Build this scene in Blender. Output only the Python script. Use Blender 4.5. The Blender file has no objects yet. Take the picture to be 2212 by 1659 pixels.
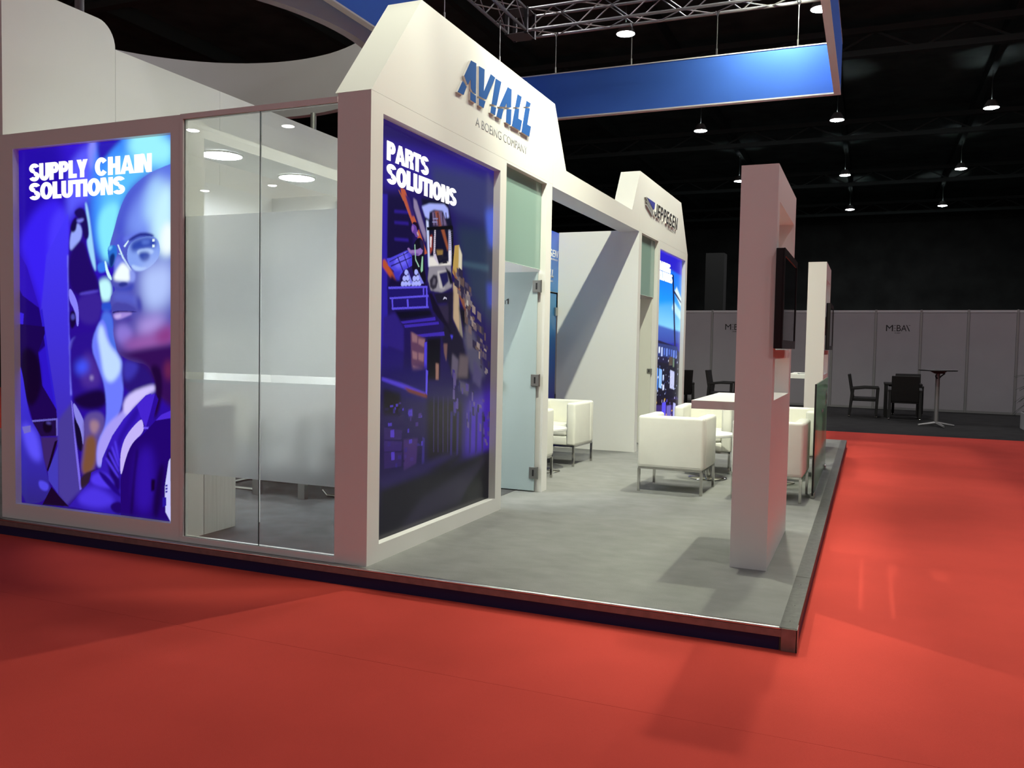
import bpy, bmesh, math, random
import numpy as np
from mathutils import Vector, Matrix
random.seed(7)
S = bpy.context.scene
COL = S.collection
PI = math.pi

# ------------------------------------------------------------------ camera
CAM_H = 1.52
cd = bpy.data.cameras.new('camera')
cam = bpy.data.objects.new('camera', cd)
COL.objects.link(cam)
# camera axes in the world, from the vanishing points of the stand's edges
RX = Vector((0.92160594, 0.3876999, 0.01820139))       # image right
RD = Vector((0.03479146, -0.03581465, -0.99875265))    # image down
RF = Vector((-0.38656442, 0.92108963, -0.04649565))    # forward
m = Matrix.Identity(4)
for i in range(3):
    m[i][0] = RX[i]; m[i][1] = -RD[i]; m[i][2] = -RF[i]
m.translation = (0, 0, CAM_H)
cam.matrix_world = m
cd.sensor_width = 36.0
cd.lens = 29.927
cd.clip_end = 300
S.camera = cam

# ------------------------------------------------------------------ world, exposure
S.view_settings.view_transform = 'Standard'
S.view_settings.look = 'None'
S.view_settings.exposure = 0.0
S.view_settings.gamma = 1.0
S.view_settings.use_curve_mapping = False
W = bpy.data.worlds.new('hall_air'); S.world = W
W.use_nodes = True
W.node_tree.nodes['Background'].inputs[0].default_value = (0.8, 0.85, 1.0, 1)
W.node_tree.nodes['Background'].inputs[1].default_value = 0.012
S.cycles.max_bounces = 10
S.cycles.diffuse_bounces = 5
S.cycles.transparent_max_bounces = 16
S.cycles.sample_clamp_indirect = 6.0
S.cycles.caustics_reflective = False
S.cycles.caustics_refractive = False

# spotlights of the stand, hanging on its truss
WARM = (0.97, 1.0, 0.80)
SPOTS = [  # position, aim, watts, cone degrees, blend, softness, where it hangs
    ((-1.30, 5.05, 6.55), (-3.3, 10.4, 1.9), 1800, 70, .85, .04, 'on the front truss, aimed across the lounge opening'),
    ((-2.00, 4.66, 6.50), (-2.97, 4.86, 3.5), 480, 28, .5, .10, 'on the front truss above the white corner column'),
    ((-0.80, 5.7, 6.55), (-3.0, 6.2, 2.2), 320, 90, .6, .16, 'on the aisle truss, aimed at the warehouse poster'),
    ((-0.80, 8.9, 6.55), (-1.6, 6.0, 0.0), 900, 92, .95, .06, 'on the aisle truss, aimed down past the armchairs'),
    ((-0.80, 12.3, 6.55), (-3.0, 12.4, 1.8), 430, 90, .6, .16, 'on the aisle truss, aimed at the cockpit poster'),
    ((-0.24, 7.6, 6.55), (2.4, 4.9, 0.0), 1050, 74, 1.0, .15, 'added outside the aisle truss to brighten the red aisle'),  # unseen lamp, added to lift the carpet across the aisle
    ((-0.62, 13.62, 7.52), (-1.2, 5.5, 0.0), 1250, 80, .5, .06, 'on top of the far truss near the banner corner'),
    ((-1.30, 13.55, 7.10), (-1.7, 13.98, 5.5), 540, 165, .9, .05, 'on the far truss, washing down the blue banner'),
    ((-3.0, 7.0, 6.55), (-0.95, 5.6, 0.1), 700, 35, .9, .03, 'on the middle truss, aimed at the near pillar'),
    ((-5.45, 6.0, 6.55), (-6.1, 5.1, 3.8), 60, 90, .8, .10, 'added on the meeting room side truss to brighten the tall white wall'),  # unseen lamp, added because the wall came out too dim
    ((-6.12, 9.6, 6.75), (-9.5, 12.0, 5.6), 260, 120, .8, .10, 'added on the meeting room side truss to brighten the grey ring'),  # unseen lamp, added only to lighten the ring fabric
]
LAMP_POWER = 250.0       # emission strength of the hall lamps
ROOM_LAMP = 235.0

# ------------------------------------------------------------------ materials
def lin(c):
    return tuple((x / 12.92 if x <= 0.04045 else ((x + 0.055) / 1.055) ** 2.4) for x in c)
def hexc(h):
    return lin([int(h[i:i + 2], 16) / 255 for i in (0, 2, 4)])
def mat(name, col, rough=0.5, metal=0.0, spec=0.4, noise=None, bump=None, emit=None, coat=0.0, hexa=True):
    M = bpy.data.materials.new(name); M.use_nodes = True
    nt = M.node_tree; b = nt.nodes['Principled BSDF']
    c = hexc(col) if isinstance(col, str) else col
    b.inputs['Base Color'].default_value = (*c, 1)
    b.inputs['Roughness'].default_value = rough
    b.inputs['Metallic'].default_value = metal
    b.inputs['Specular IOR Level'].default_value = spec
    b.inputs['Coat Weight'].default_value = coat
    if emit:
        b.inputs['Emission Color'].default_value = (*c, 1)
        b.inputs['Emission Strength'].default_value = emit
    tc = nt.nodes.new('ShaderNodeTexCoord')
    if noise:   # (scale, amount, stretch)
        mp = nt.nodes.new('ShaderNodeMapping'); mp.inputs['Scale'].default_value = noise[2] if len(noise) > 2 else (1, 1, 1)
        n = nt.nodes.new('ShaderNodeTexNoise'); n.inputs['Scale'].default_value = noise[0]; n.inputs['Detail'].default_value = 6
        r = nt.nodes.new('ShaderNodeMapRange'); r.inputs[1].default_value = .25; r.inputs[2].default_value = .75
        r.inputs[3].default_value = 1 - noise[1]; r.inputs[4].default_value = 1 + noise[1]
        h = nt.nodes.new('ShaderNodeHueSaturation'); h.inputs['Color'].default_value = (*c, 1)
        nt.links.new(tc.outputs['Object'], mp.inputs['Vector']); nt.links.new(mp.outputs[0], n.inputs['Vector'])
        nt.links.new(n.outputs['Fac'], r.inputs[0]); nt.links.new(r.outputs[0], h.inputs['Value'])
        nt.links.new(h.outputs[0], b.inputs['Base Color'])
    if bump:    # (scale, strength, distance)
        n2 = nt.nodes.new('ShaderNodeTexNoise'); n2.inputs['Scale'].default_value = bump[0]; n2.inputs['Detail'].default_value = 4
        bp = nt.nodes.new('ShaderNodeBump'); bp.inputs['Strength'].default_value = bump[1]; bp.inputs['Distance'].default_value = bump[2]
        nt.links.new(tc.outputs['Object'], n2.inputs['Vector']); nt.links.new(n2.outputs['Fac'], bp.inputs['Height'])
        nt.links.new(bp.outputs[0], b.inputs['Normal'])
    return M
def nodes_mat(name):
    M = bpy.data.materials.new(name); M.use_nodes = True
    nt = M.node_tree
    for n in list(nt.nodes): nt.nodes.remove(n)
    o = nt.nodes.new('ShaderNodeOutputMaterial')
    return M, nt, o
def clear_glass(name, tint):
    M, nt, o = nodes_mat(name)
    t = nt.nodes.new('ShaderNodeBsdfTransparent'); t.inputs[0].default_value = (*tint, 1)
    g = nt.nodes.new('ShaderNodeBsdfGlossy'); g.inputs['Roughness'].default_value = 0.0
    f = nt.nodes.new('ShaderNodeFresnel'); f.inputs[0].default_value = 1.35
    mx = nt.nodes.new('ShaderNodeMixShader')
    nt.links.new(f.outputs[0], mx.inputs[0]); nt.links.new(t.outputs[0], mx.inputs[1]); nt.links.new(g.outputs[0], mx.inputs[2])
    nt.links.new(mx.outputs[0], o.inputs[0]); return M
def frosted(name, col, rough, diff, trans=0.35, tint=None, ior=1.3, sheen=.12):
    """etched glass: part scattered through, part blurred view, a little surface sheen"""
    M, nt, o = nodes_mat(name)
    c = (*hexc(col), 1)
    r = nt.nodes.new('ShaderNodeBsdfRefraction'); r.inputs['Color'].default_value = (*(tint or hexc(col)), 1)
    r.inputs['Roughness'].default_value = rough; r.inputs['IOR'].default_value = 1.12
    d = nt.nodes.new('ShaderNodeBsdfDiffuse'); d.inputs[0].default_value = c
    t = nt.nodes.new('ShaderNodeBsdfTranslucent'); t.inputs[0].default_value = c
    g = nt.nodes.new('ShaderNodeBsdfGlossy'); g.inputs['Roughness'].default_value = sheen
    m1 = nt.nodes.new('ShaderNodeMixShader'); m1.inputs[0].default_value = trans
    m2 = nt.nodes.new('ShaderNodeMixShader'); m2.inputs[0].default_value = diff
    m3 = nt.nodes.new('ShaderNodeMixShader')
    f = nt.nodes.new('ShaderNodeFresnel'); f.inputs[0].default_value = ior
    nt.links.new(d.outputs[0], m1.inputs[1]); nt.links.new(t.outputs[0], m1.inputs[2])
    nt.links.new(r.outputs[0], m2.inputs[1]); nt.links.new(m1.outputs[0], m2.inputs[2])
    nt.links.new(f.outputs[0], m3.inputs[0]); nt.links.new(m2.outputs[0], m3.inputs[1]); nt.links.new(g.outputs[0], m3.inputs[2])
    nt.links.new(m3.outputs[0], o.inputs[0]); return M
def print_mat(name, emit, base=0.0):
    """printed film carrying its colours per point, glowing with them"""
    M = bpy.data.materials.new(name); M.use_nodes = True
    nt = M.node_tree; b = nt.nodes['Principled BSDF']
    a = nt.nodes.new('ShaderNodeVertexColor'); a.layer_name = 'print'
    nt.links.new(a.outputs[0], b.inputs['Emission Color']); b.inputs['Emission Strength'].default_value = emit
    mx = nt.nodes.new('ShaderNodeMixRGB'); mx.inputs[0].default_value = base; mx.inputs[1].default_value = (0, 0, 0, 1)
    nt.links.new(a.outputs[0], mx.inputs[2]); nt.links.new(mx.outputs[0], b.inputs['Base Color'])
    b.inputs['Roughness'].default_value = 0.25; b.inputs['Specular IOR Level'].default_value = 0.3
    M.cycles.emission_sampling = 'NONE'
    return M
def emit_mat(name, col, s):
    M, nt, o = nodes_mat(name)
    e = nt.nodes.new('ShaderNodeEmission'); e.inputs[0].default_value = (*col, 1); e.inputs[1].default_value = s
    nt.links.new(e.outputs[0], o.inputs[0]); return M

WHITE = mat('white_paint', (0.78, 0.77, 0.73), 0.45, bump=(60, 0.03, 0.002))
WHITE2 = mat('white_laminate', (0.80, 0.79, 0.75), 0.3)
WALLROOM = mat('room_white_wall', (0.76, 0.76, 0.74), 0.55)
RED = mat('red_carpet', (0.54, 0.060, 0.043), 0.95, spec=0.1, noise=(1.6, 0.08), bump=(420, 0.5, 0.004))
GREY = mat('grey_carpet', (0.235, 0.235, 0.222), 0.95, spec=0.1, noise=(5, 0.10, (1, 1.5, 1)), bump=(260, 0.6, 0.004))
DARKC = mat('charcoal_carpet', (0.030, 0.030, 0.030), 0.95, spec=0.1, noise=(3, 0.2))
ALU = mat('brushed_aluminium', (0.72, 0.71, 0.68), 0.28, metal=1.0)
ALUF = mat('shaded_aluminium_face', (0.26, 0.25, 0.24), 0.45, metal=0.7, noise=(20, .15))  # trim aluminium again, its colour darkened for the shaded front face
ALUD = mat('dull_aluminium', (0.30, 0.30, 0.29), 0.5, metal=0.6)
STRIP = mat('grey_edge_plate', (0.055, 0.055, 0.048), 0.55, noise=(30, 0.35))
NAVY = mat('navy_fascia', (0.006, 0.008, 0.055), 0.6)
CHROME = mat('chrome', (0.55, 0.54, 0.51), 0.13, metal=1.0)
STEEL = mat('satin_steel', (0.42, 0.42, 0.40), 0.3, metal=1.0)
LEATHER = mat('cream_leather', (0.80, 0.79, 0.70), 0.38, bump=(35, 0.08, 0.003), noise=(7, 0.03))
BLACK = mat('black_plastic', (0.012, 0.012, 0.013), 0.35)
RATTAN = mat('black_rattan', (0.006, 0.0055, 0.005), 0.6, bump=(90, 0.6, 0.006))
SCREEN = mat('screen_glass', (0.006, 0.006, 0.008), 0.04, spec=0.6)
BLUELET = mat('blue_letter_face', (0.017, 0.092, 0.33), 0.7, spec=0.08)
LETW = mat('white_letter_return', (0.80, 0.79, 0.76), 0.4)
GREYTXT = mat('grey_lettering', (0.22, 0.23, 0.25), 0.5)
BLKTXT = mat('black_lettering', (0.010, 0.010, 0.010), 0.4)
GLOWTXT = mat('white_lit_lettering', (1, 1, 1), 0.5, emit=1.1)
WHTXT = mat('white_lettering', (0.8, 0.85, 0.9), 0.5)
BANNER = mat('blue_banner_fabric', (0.055, 0.16, 0.60), 0.75, spec=0.15, bump=(14, 0.05, 0.01))
RINGF = mat('grey_ring_fabric', (0.50, 0.49, 0.52), 0.8, spec=0.1)
TRUSS = mat('truss_aluminium', (0.28, 0.28, 0.28), 0.42, metal=0.75)
HALLW = mat('dark_hall_wall', (0.05, 0.056, 0.053), 0.95, spec=0.05, noise=(0.6, 0.3))
CEIL = mat('dark_hall_ceiling', (0.12, 0.155, 0.145), 0.95, spec=0.02, noise=(0.8, 0.3))
STEELB = mat('dark_roof_steel', (0.07, 0.09, 0.085), 0.9, spec=0.02)
PANELG = mat('grey_shell_panel', (0.36, 0.345, 0.355), 0.6, noise=(1.2, 0.05))
LEAF = mat('dark_leaf', (0.012, 0.02, 0.010), 0.5, noise=(6, 0.3))
GLASS = clear_glass('clear_glass', (0.965, 0.98, 0.972))
FILM = frosted('frosted_film', 'f4f8fc', 0.38, 0.22, 0.9, tint=(1.0, 1.0, 1.0))
GREENG = frosted('green_frosted_glass', 'a0beb4', 0.5, 0.90, 0.15)
DOORG = frosted('pale_frosted_glass', 'bccccc', 0.5, 0.92, 0.15)
DOORW = frosted('white_frosted_glass', 'e6e6da', 0.5, 0.95, 0.1)
BALG = frosted('green_etched_glass', 'c0dcc8', 0.35, 0.95, 0.78, ior=1.10, sheen=.06)
EDGEG = mat('dark_glass_edge', (0.02, 0.04, 0.035), 0.15)
BRIGHTE = mat('pale_glass_edge', (0.75, 0.9, 0.82), 0.2)
LENS = emit_mat('lamp_lens', (1.0, 0.95, 1.0), LAMP_POWER)
ROOML = emit_mat('round_diffuser', (0.87, 0.94, 1.0), ROOM_LAMP)
SPOTL = emit_mat('spot_lens', (1.0, 0.93, 0.75), 6.0)
PRINT1 = print_mat('backlit_print', 1.0)
PRINT2 = print_mat('dim_backlit_print', 0.85, 0.25)

# ------------------------------------------------------------------ mesh builder
class MB:
    def __init__(s): s.v = []; s.f = []
    def add(s, vs, fs):
        n = len(s.v); s.v += [tuple(v) for v in vs]; s.f += [tuple(i + n for i in f) for f in fs]; return s
    def box(s, x0, x1, y0, y1, z0, z1):
        return s.add([(x0, y0, z0), (x1, y0, z0), (x1, y1, z0), (x0, y1, z0), (x0, y0, z1), (x1, y0, z1), (x1, y1, z1), (x0, y1, z1)],
                     [(0, 3, 2, 1), (4, 5, 6, 7), (0, 1, 5, 4), (1, 2, 6, 5), (2, 3, 7, 6), (3, 0, 4, 7)])
    def prism(s, poly, a0, a1, axis=0):
        """polygon in the two other axes, extruded along axis from a0 to a1"""
        n = len(poly)
        def P(a, p):
            q = list(p); q.insert(axis, a); return tuple(q)
        vs = [P(a0, p) for p in poly] + [P(a1, p) for p in poly]
        fs = [tuple(range(n))[::-1], tuple(range(n, 2 * n))] + [(i, (i + 1) % n, n + (i + 1) % n, n + i) for i in range(n)]
        return s.add(vs, fs)
    def bar(s, p, q, r, n=8, r2=None):
        p = Vector(p); q = Vector(q); d = (q - p).normalized()
        u = d.cross(Vector((0, 0, 1)))
        if u.length < 1e-4: u = Vector((1, 0, 0))
        u.normalize(); w = d.cross(u)
        off = PI / 4 if n == 4 else 0
        r2 = r if r2 is None else r2
        vs = []
        for c, rr in ((p, r), (q, r2)):
            vs += [c + (u * math.cos(off + 2 * PI * i / n) + w * math.sin(off + 2 * PI * i / n)) * rr for i in range(n)]
        fs = [(i, (i + 1) % n, n + (i + 1) % n, n + i) for i in range(n)] + [tuple(range(n))[::-1], tuple(range(n, 2 * n))]
        return s.add(vs, fs)
    def path(s, pts, r, n=8):
        for a, b in zip(pts, pts[1:]): s.bar(a, b, r, n)
        return s
    def lathe(s, prof, c=(0, 0, 0), n=24, ring=False):
        """ring: the profile closes on itself (a hoop) instead of being capped"""
        vs = []; fs = []; m_ = len(prof)
        for i in range(n):
            a = 2 * PI * i / n
            vs += [(c[0] + r * math.cos(a), c[1] + r * math.sin(a), c[2] + z) for r, z in prof]
        for i in range(n):
            j = (i + 1) % n
            fs += [(i * m_ + k, j * m_ + k, j * m_ + k + 1, i * m_ + k + 1) for k in range(m_ - 1)]
            if ring: fs.append((i * m_ + m_ - 1, j * m_ + m_ - 1, j * m_, i * m_))
        if not ring: fs += [tuple(i * m_ for i in range(n))[::-1], tuple(i * m_ + m_ - 1 for i in range(n))]
        return s.add(vs, fs)
def link(o): COL.objects.link(o); return o
def part(name, mb, M, parent=None, bevel=0, smooth=False, label=None, local=False, seg=2):
    me = bpy.data.meshes.new(name)
    me.from_pydata(mb.v, [], mb.f)
    bm = bmesh.new(); bm.from_mesh(me); bmesh.ops.recalc_face_normals(bm, faces=bm.faces); bm.to_mesh(me); bm.free()
    me.materials.append(M)
    if smooth:
        for p in me.polygons: p.use_smooth = True
        me.set_sharp_from_angle(angle=math.radians(40))
    o = link(bpy.data.objects.new(name, me))
    attach(o, parent, local)
    if bevel:
        b = o.modifiers.new('bevel', 'BEVEL'); b.width = bevel; b.segments = seg; b.limit_method = 'ANGLE'
        if seg > 2:
            for p in me.polygons: p.use_smooth = True
    if label: o['label'] = label
    return o
def world_loc(o):
    v = Vector((0, 0, 0))
    while o: v = v + o.location; o = o.parent
    return v
def attach(o, parent, local=False):
    if parent:
        o.parent = parent
        if not local:
            w = world_loc(parent)
            o.data.transform(Matrix.Translation(-w))
def thing(name, label, cat, loc=(0, 0, 0), group=None, rz=0):
    o = link(bpy.data.objects.new(name, None)); o.empty_display_size = 0.1
    o.location = loc; o.rotation_euler = (0, 0, rz)
    tag(o, label, cat, group); return o
def tag(o, label, cat, group=None):
    o['label'] = label; o['category'] = cat
    if group: o['group'] = group
    return o
def struct(name, mb, M, label, cat, **k):
    o = part(name, mb, M, **k); o['kind'] = 'structure'; o['label'] = label; o['category'] = cat; return o
def dup(root, loc, rz=0, label=None, group=None):
    def cp(o, par):
        c = link(o.copy()); c.parent = par
        for ch in list(o.children): cp(ch, c)
        return c
    r = cp(root, None); r.location = loc; r.rotation_euler = (0, 0, rz)
    if label: r['label'] = label
    if group: r['group'] = group
    return r
def text_mesh(body, bold=0.0, shear=0.0, space=1.0):
    cu = bpy.data.curves.new('t', 'FONT'); cu.body = body; cu.size = 1; cu.offset = bold; cu.shear = shear
    cu.space_character = space; cu.resolution_u = 4; cu.extrude = 0.0
    o = link(bpy.data.objects.new('t', cu)); bpy.context.view_layer.update()
    me = bpy.data.meshes.new_from_object(o.evaluated_get(bpy.context.evaluated_depsgraph_get()))
    bpy.data.objects.remove(o); bpy.data.curves.remove(cu)
    return me
def lettering(name, body, plane, a, b, z0, z1, M, parent, bold=0.0, shear=0.0, space=1.0, depth=0.003, label=None, out=None):
    """text spread from a to b along the surface and from z0 to z1; plane ('x', v, +1): reads along +Y on a face looking to +X;
    ('y', v): reads along +X on a face looking to -Y"""
    me = text_mesh(body, bold, shear, space)
    n = len(me.vertices); co = np.empty(n * 3); me.vertices.foreach_get('co', co); co = co.reshape(-1, 3)
    mn = co.min(0); mx = co.max(0)
    u = (co[:, 0] - mn[0]) / (mx[0] - mn[0]); v = (co[:, 1] - mn[1]) / (mx[1] - mn[1])
    A = a + u * (b - a); Z = z0 + v * (z1 - z0)
    q = np.empty_like(co)
    if plane[0] == 'x': q[:, 0] = plane[1]; q[:, 1] = A
    else: q[:, 0] = A; q[:, 1] = plane[1]
    q[:, 2] = Z
    me.vertices.foreach_set('co', q.ravel()); me.update()
    bm = bmesh.new(); bm.from_mesh(me)
    fs = list(bm.faces)
    d = Vector((depth, 0, 0)) if plane[0] == 'x' else Vector((0, -depth, 0))
    r = bmesh.ops.extrude_face_region(bm, geom=fs)
    bmesh.ops.translate(bm, vec=d, verts=[e for e in r['geom'] if isinstance(e, bmesh.types.BMVert)])
    bmesh.ops.recalc_face_normals(bm, faces=bm.faces)
    bm.to_mesh(me); bm.free()
    me.materials.clear(); me.materials.append(M)
    o = link(bpy.data.objects.new(name, me)); attach(o, parent)
    if label: o['label'] = label
    return o
# ---- heavy grotesque capitals drawn as strokes (cap height 1)
def glyph(ch, st=.31, th=.235):
    w = {'I': .27, 'S': .80, 'O': .90, 'C': .86, 'G': .88, 'N': .82, 'U': .80, 'A': .90, 'H': .80, 'P': .74, 'R': .78, 'L': .62, 'T': .72, 'Y': .82, 'J': .66, 'E': .66}[ch]
    P = []
    def R(x0, x1, y0, y1): P.append([(x0, y0), (x1, y0), (x1, y1), (x0, y1)])
    def Q(*p): P.append(list(p))
    def A(cx, cy, rx, ry, a0, a1, sx=st, sy=th, n=10):
        """band of an ellipse: outer radii rx, ry; thickness sx at its sides, sy at its top and foot"""
        pr = None
        for i in range(n + 1):
            t = math.radians(a0 + (a1 - a0) * i / n); c, s = math.cos(t), math.sin(t)
            q = ((cx + rx * c, cy + ry * s), (cx + (rx - sx) * c, cy + (ry - sy) * s))
            if pr: P.append([pr[0], q[0], q[1], pr[1]])
            pr = q
    if ch == 'I': R(0, w, 0, 1)
    elif ch == 'L': R(0, st, 0, 1); R(st, w, 0, th)
    elif ch == 'T': R(0, w, 1 - th, 1); R(w / 2 - st / 2, w / 2 + st / 2, 0, 1 - th)
    elif ch == 'H': R(0, st, 0, 1); R(w - st, w, 0, 1); R(st, w - st, .5 - th / 2, .5 + th / 2)
    elif ch == 'E':
        R(0, st, 0, 1)
        for y in (0, .5 - th / 2, 1 - th): R(st, w, y, y + th)
    elif ch == 'N': R(0, st * .92, 0, 1); R(w - st * .92, w, 0, 1); Q((st * .5, 1), (st * 1.1, 1), (w - st * .5, 0), (w - st * 1.1, 0))
    elif ch == 'A':
        m_ = w / 2
        Q((0, 0), (st * .98, 0), (m_ + .01, .80), (m_ - .13, 1)); Q((w, 0), (w - st * .98, 0), (m_ - .01, .80), (m_ + .13, 1)); Q((m_ - .13, 1), (m_ + .13, 1), (m_ + .01, .78), (m_ - .01, .78))
        R(.22, w - .22, .17, .17 + th * .85)
    elif ch == 'Y':
        m_ = w / 2
        R(m_ - st / 2, m_ + st / 2, 0, .46); Q((0, 1), (st * 1.05, 1), (m_ + st / 2, .40), (m_ - st / 2, .40)); Q((w, 1), (w - st * 1.05, 1), (m_ - st / 2, .40), (m_ + st / 2, .40))
    elif ch in 'PR':
        R(0, st, 0, 1); h = .62 if ch == 'P' else .58
        r = h / 2; R(st, w - r, 1 - th, 1); R(st, w - r, 1 - h, 1 - h + th); A(w - r, 1 - r, r, r, -90, 90)
        if ch == 'R': Q((w - .30, 1 - h + .1), (w - .02, .34), (w + .02, 0), (w - st, 0)); R(w - .36, w - .1, .38, 1 - h + th)
    elif ch == 'U': R(0, st, .36, 1); R(w - st, w, .36, 1); A(w / 2, .36, w / 2, .375, 180, 360)
    elif ch == 'J': R(w - st, w, .32, 1); A(w / 2, .32, w / 2, .335, 180, 360)
    elif ch == 'O': A(w / 2, .5, w / 2, .515, 0, 360, n=32)
    elif ch in 'CG':
        A(w / 2, .5, w / 2, .515, 38, 322, n=26)
        if ch == 'G': R(w / 2 + .02, w, .34, .34 + th * .8); R(w - .2, w, 0, .4)
    elif ch == 'S':
        A(w / 2, .735, w / 2, .28, 20, 270, n=16, sx=st * .95); A(w / 2, .265, w / 2, .28, -160, 90, n=16, sx=st * .95)
        Q((w * .42, .67), (w * .42, .45), (w * .58, .33), (w * .58, .55))
    return w, P
def headline(name, body, plane, a, b, z0, z1, M, parent, gap=.015, shear=0.0, depth=.003, st=.31, th=.235, label=None):
    x = 0; polys = []
    for ch in body:
        if ch == ' ': x += .30; continue
        w, P = glyph(ch, st, th)
        polys += [[(px + x + shear * py, py) for px, py in p] for p in P]; x += w + gap
    X1 = max(p[0] for q in polys for p in q); X0 = min(p[0] for q in polys for p in q)
    mb = MB()
    for q in polys:
        q = [(a + (px - X0) / (X1 - X0) * (b - a), z0 + py * (z1 - z0)) for px, py in q]
        if plane[0] == 'x': mb.prism(q, plane[1], plane[1] + depth, 0)
        else: mb.prism(q, plane[1] - depth, plane[1], 1)
    return part(name, mb, M, parent, label=label)
# ---- prints: flat pictures rasterised into point colours of a fine sheet
def raster(art, w, h):
    """art lines: colour|second colour at the foot|softness|points in thousandths of the sheet (u, v up)"""
    img = np.zeros((h, w, 3)); ys, xs = np.mgrid[0:h, 0:w]
    X = (xs + .5) / w; Y = (ys + .5) / h
    asp = 0.6
    for ln in art.strip().split('\n'):
        c, c2, b, pts = ln.split('|'); b = float(b) / 1000
        P = [tuple(int(t) / 1000 for t in p.split(',')) for p in pts.split()]
        if c[0] == '~':     # rounded outline
            c = c[1:]
            for _ in range(2):
                P = [q for (ax, ay), (bx, by) in zip(P, P[1:] + P[:1]) for q in ((.75 * ax + .25 * bx, .75 * ay + .25 * by), (.25 * ax + .75 * bx, .25 * ay + .75 * by))]
        pa = np.array(P); u0, v0 = pa.min(0); u1, v1 = pa.max(0)
        mg = b * 3 + .01
        i0 = max(0, int((v0 - mg) * h)); i1 = min(h, int((v1 + mg) * h) + 2); j0 = max(0, int((u0 - mg / asp) * w)); j1 = min(w, int((u1 + mg / asp) * w) + 2)
        if i0 >= i1 or j0 >= j1: continue
        x = X[i0:i1, j0:j1]; y = Y[i0:i1, j0:j1]
        mk = np.zeros(x.shape)
        for sx, sy in ((-.25, -.25), (.25, -.25), (-.25, .25), (.25, .25)):
            xx = x + sx / w; yy = y + sy / h
            ins = np.zeros(x.shape, bool)
            for (ax, ay), (bx, by) in zip(P, P[1:] + P[:1]):
                if ay != by:
                    ins ^= ((ay > yy) != (by > yy)) & (xx < (bx - ax) * (yy - ay) / (by - ay) + ax)
            mk += ins / 4
        def blur(a, k, ax):
            k = int(k)
            if k < 1: return a
            pad = [(0, 0), (0, 0)]; pad[ax] = (k + 1, k)
            c_ = np.cumsum(np.pad(a, pad, mode='edge'), ax)
            n = a.shape[ax]; sl = lambda s_: tuple(s_ if i == ax else slice(None) for i in range(2))
            return (c_[sl(slice(2 * k + 1, 2 * k + 1 + n))] - c_[sl(slice(0, n))]) / (2 * k + 1)
        for _ in range(2):
            mk = blur(mk, b * h * .7, 0); mk = blur(mk, b * w * .7 / asp, 1)
        c = np.array(hexc(c))
        cc = c[None, None, :]
        if c2:
            g = np.clip((v1 - y) / (v1 - v0 + 1e-9), 0, 1)[..., None]; cc = c * (1 - g) + np.array(hexc(c2)) * g
        s_ = img[i0:i1, j0:j1]; img[i0:i1, j0:j1] = s_ * (1 - mk[..., None]) + cc * mk[..., None]
    return img
def sheet(name, img, plane, a0, a1, z0, z1, M, parent, label=None):
    h, w = img.shape[:2]
    us = np.linspace(a0, a1, w); zs = np.linspace(z0, z1, h)
    U, Z = np.meshgrid(us, zs)
    co = np.empty((h * w, 3))
    if plane[0] == 'x': co[:, 0] = plane[1]; co[:, 1] = U.ravel()
    else: co[:, 1] = plane[1]; co[:, 0] = U.ravel()
    co[:, 2] = Z.ravel()
    i = np.arange(h * w).reshape(h, w)
    q = np.stack([i[:-1, :-1], i[:-1, 1:], i[1:, 1:], i[1:, :-1]], -1).reshape(-1, 4)
    me = bpy.data.meshes.new(name)
    me.vertices.add(h * w); me.vertices.foreach_set('co', co.ravel())
    me.loops.add(q.size); me.loops.foreach_set('vertex_index', q.ravel().astype(np.int32))
    me.polygons.add(len(q)); me.polygons.foreach_set('loop_start', np.arange(0, q.size, 4, dtype=np.int32))
    me.update(calc_edges=True)
    ca = me.color_attributes.new('print', 'FLOAT_COLOR', 'POINT')
    rgba = np.ones((h * w, 4), np.float32); rgba[:, :3] = img.reshape(-1, 3); ca.data.foreach_set('color', rgba.ravel())
    me.materials.append(M)
    o = link(bpy.data.objects.new(name, me)); attach(o, parent)
    if label: o['label'] = label
    return o

# ================================================================== the hall
struct('floor', MB().box(-50, 24, -42, 74, -0.05, -0.012), DARKC, 'dark bare hall floor under the carpets', 'floor')
struct('floor_carpet_strip', MB().box(-30, 16, -14, 3.4295, -0.012, 0.0), RED, 'bright red carpet strip nearer the camera, along a thin seam', 'carpet')
struct('floor_carpet', MB().box(-30, 16, 3.431, 17.05, -0.012, 0.0), RED, 'bright red carpet laid in the hall aisle around the stand', 'carpet')
struct('floor_covering', MB().box(-12, 14, 17.051, 25.2, -0.012, 0.0), DARKC, 'charcoal carpet in front of the grey panel wall', 'carpet')
struct('wall_back', MB().box(-50, 24, 73.6, 74, 0, 13), HALLW, 'dark far wall of the exhibition hall', 'wall')
struct('wall_left', MB().box(-50, -49.6, -42, 74, 0, 13), HALLW, 'dark long wall of the hall beyond the stand', 'wall')
struct('wall_right', MB().box(23.6, 24, -42, 74, 0, 13), HALLW, 'dark long wall of the hall across the red aisle', 'wall')
struct('wall_front', MB().box(-50, 24, -42, -41.6, 0, 13), HALLW, 'dark hall wall opposite the far wall', 'wall')
ceil = struct('ceiling', MB().box(-50, 24, -42, 74, 13.0, 13.2), CEIL, 'dark hall roof high above the stand', 'ceiling')
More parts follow.
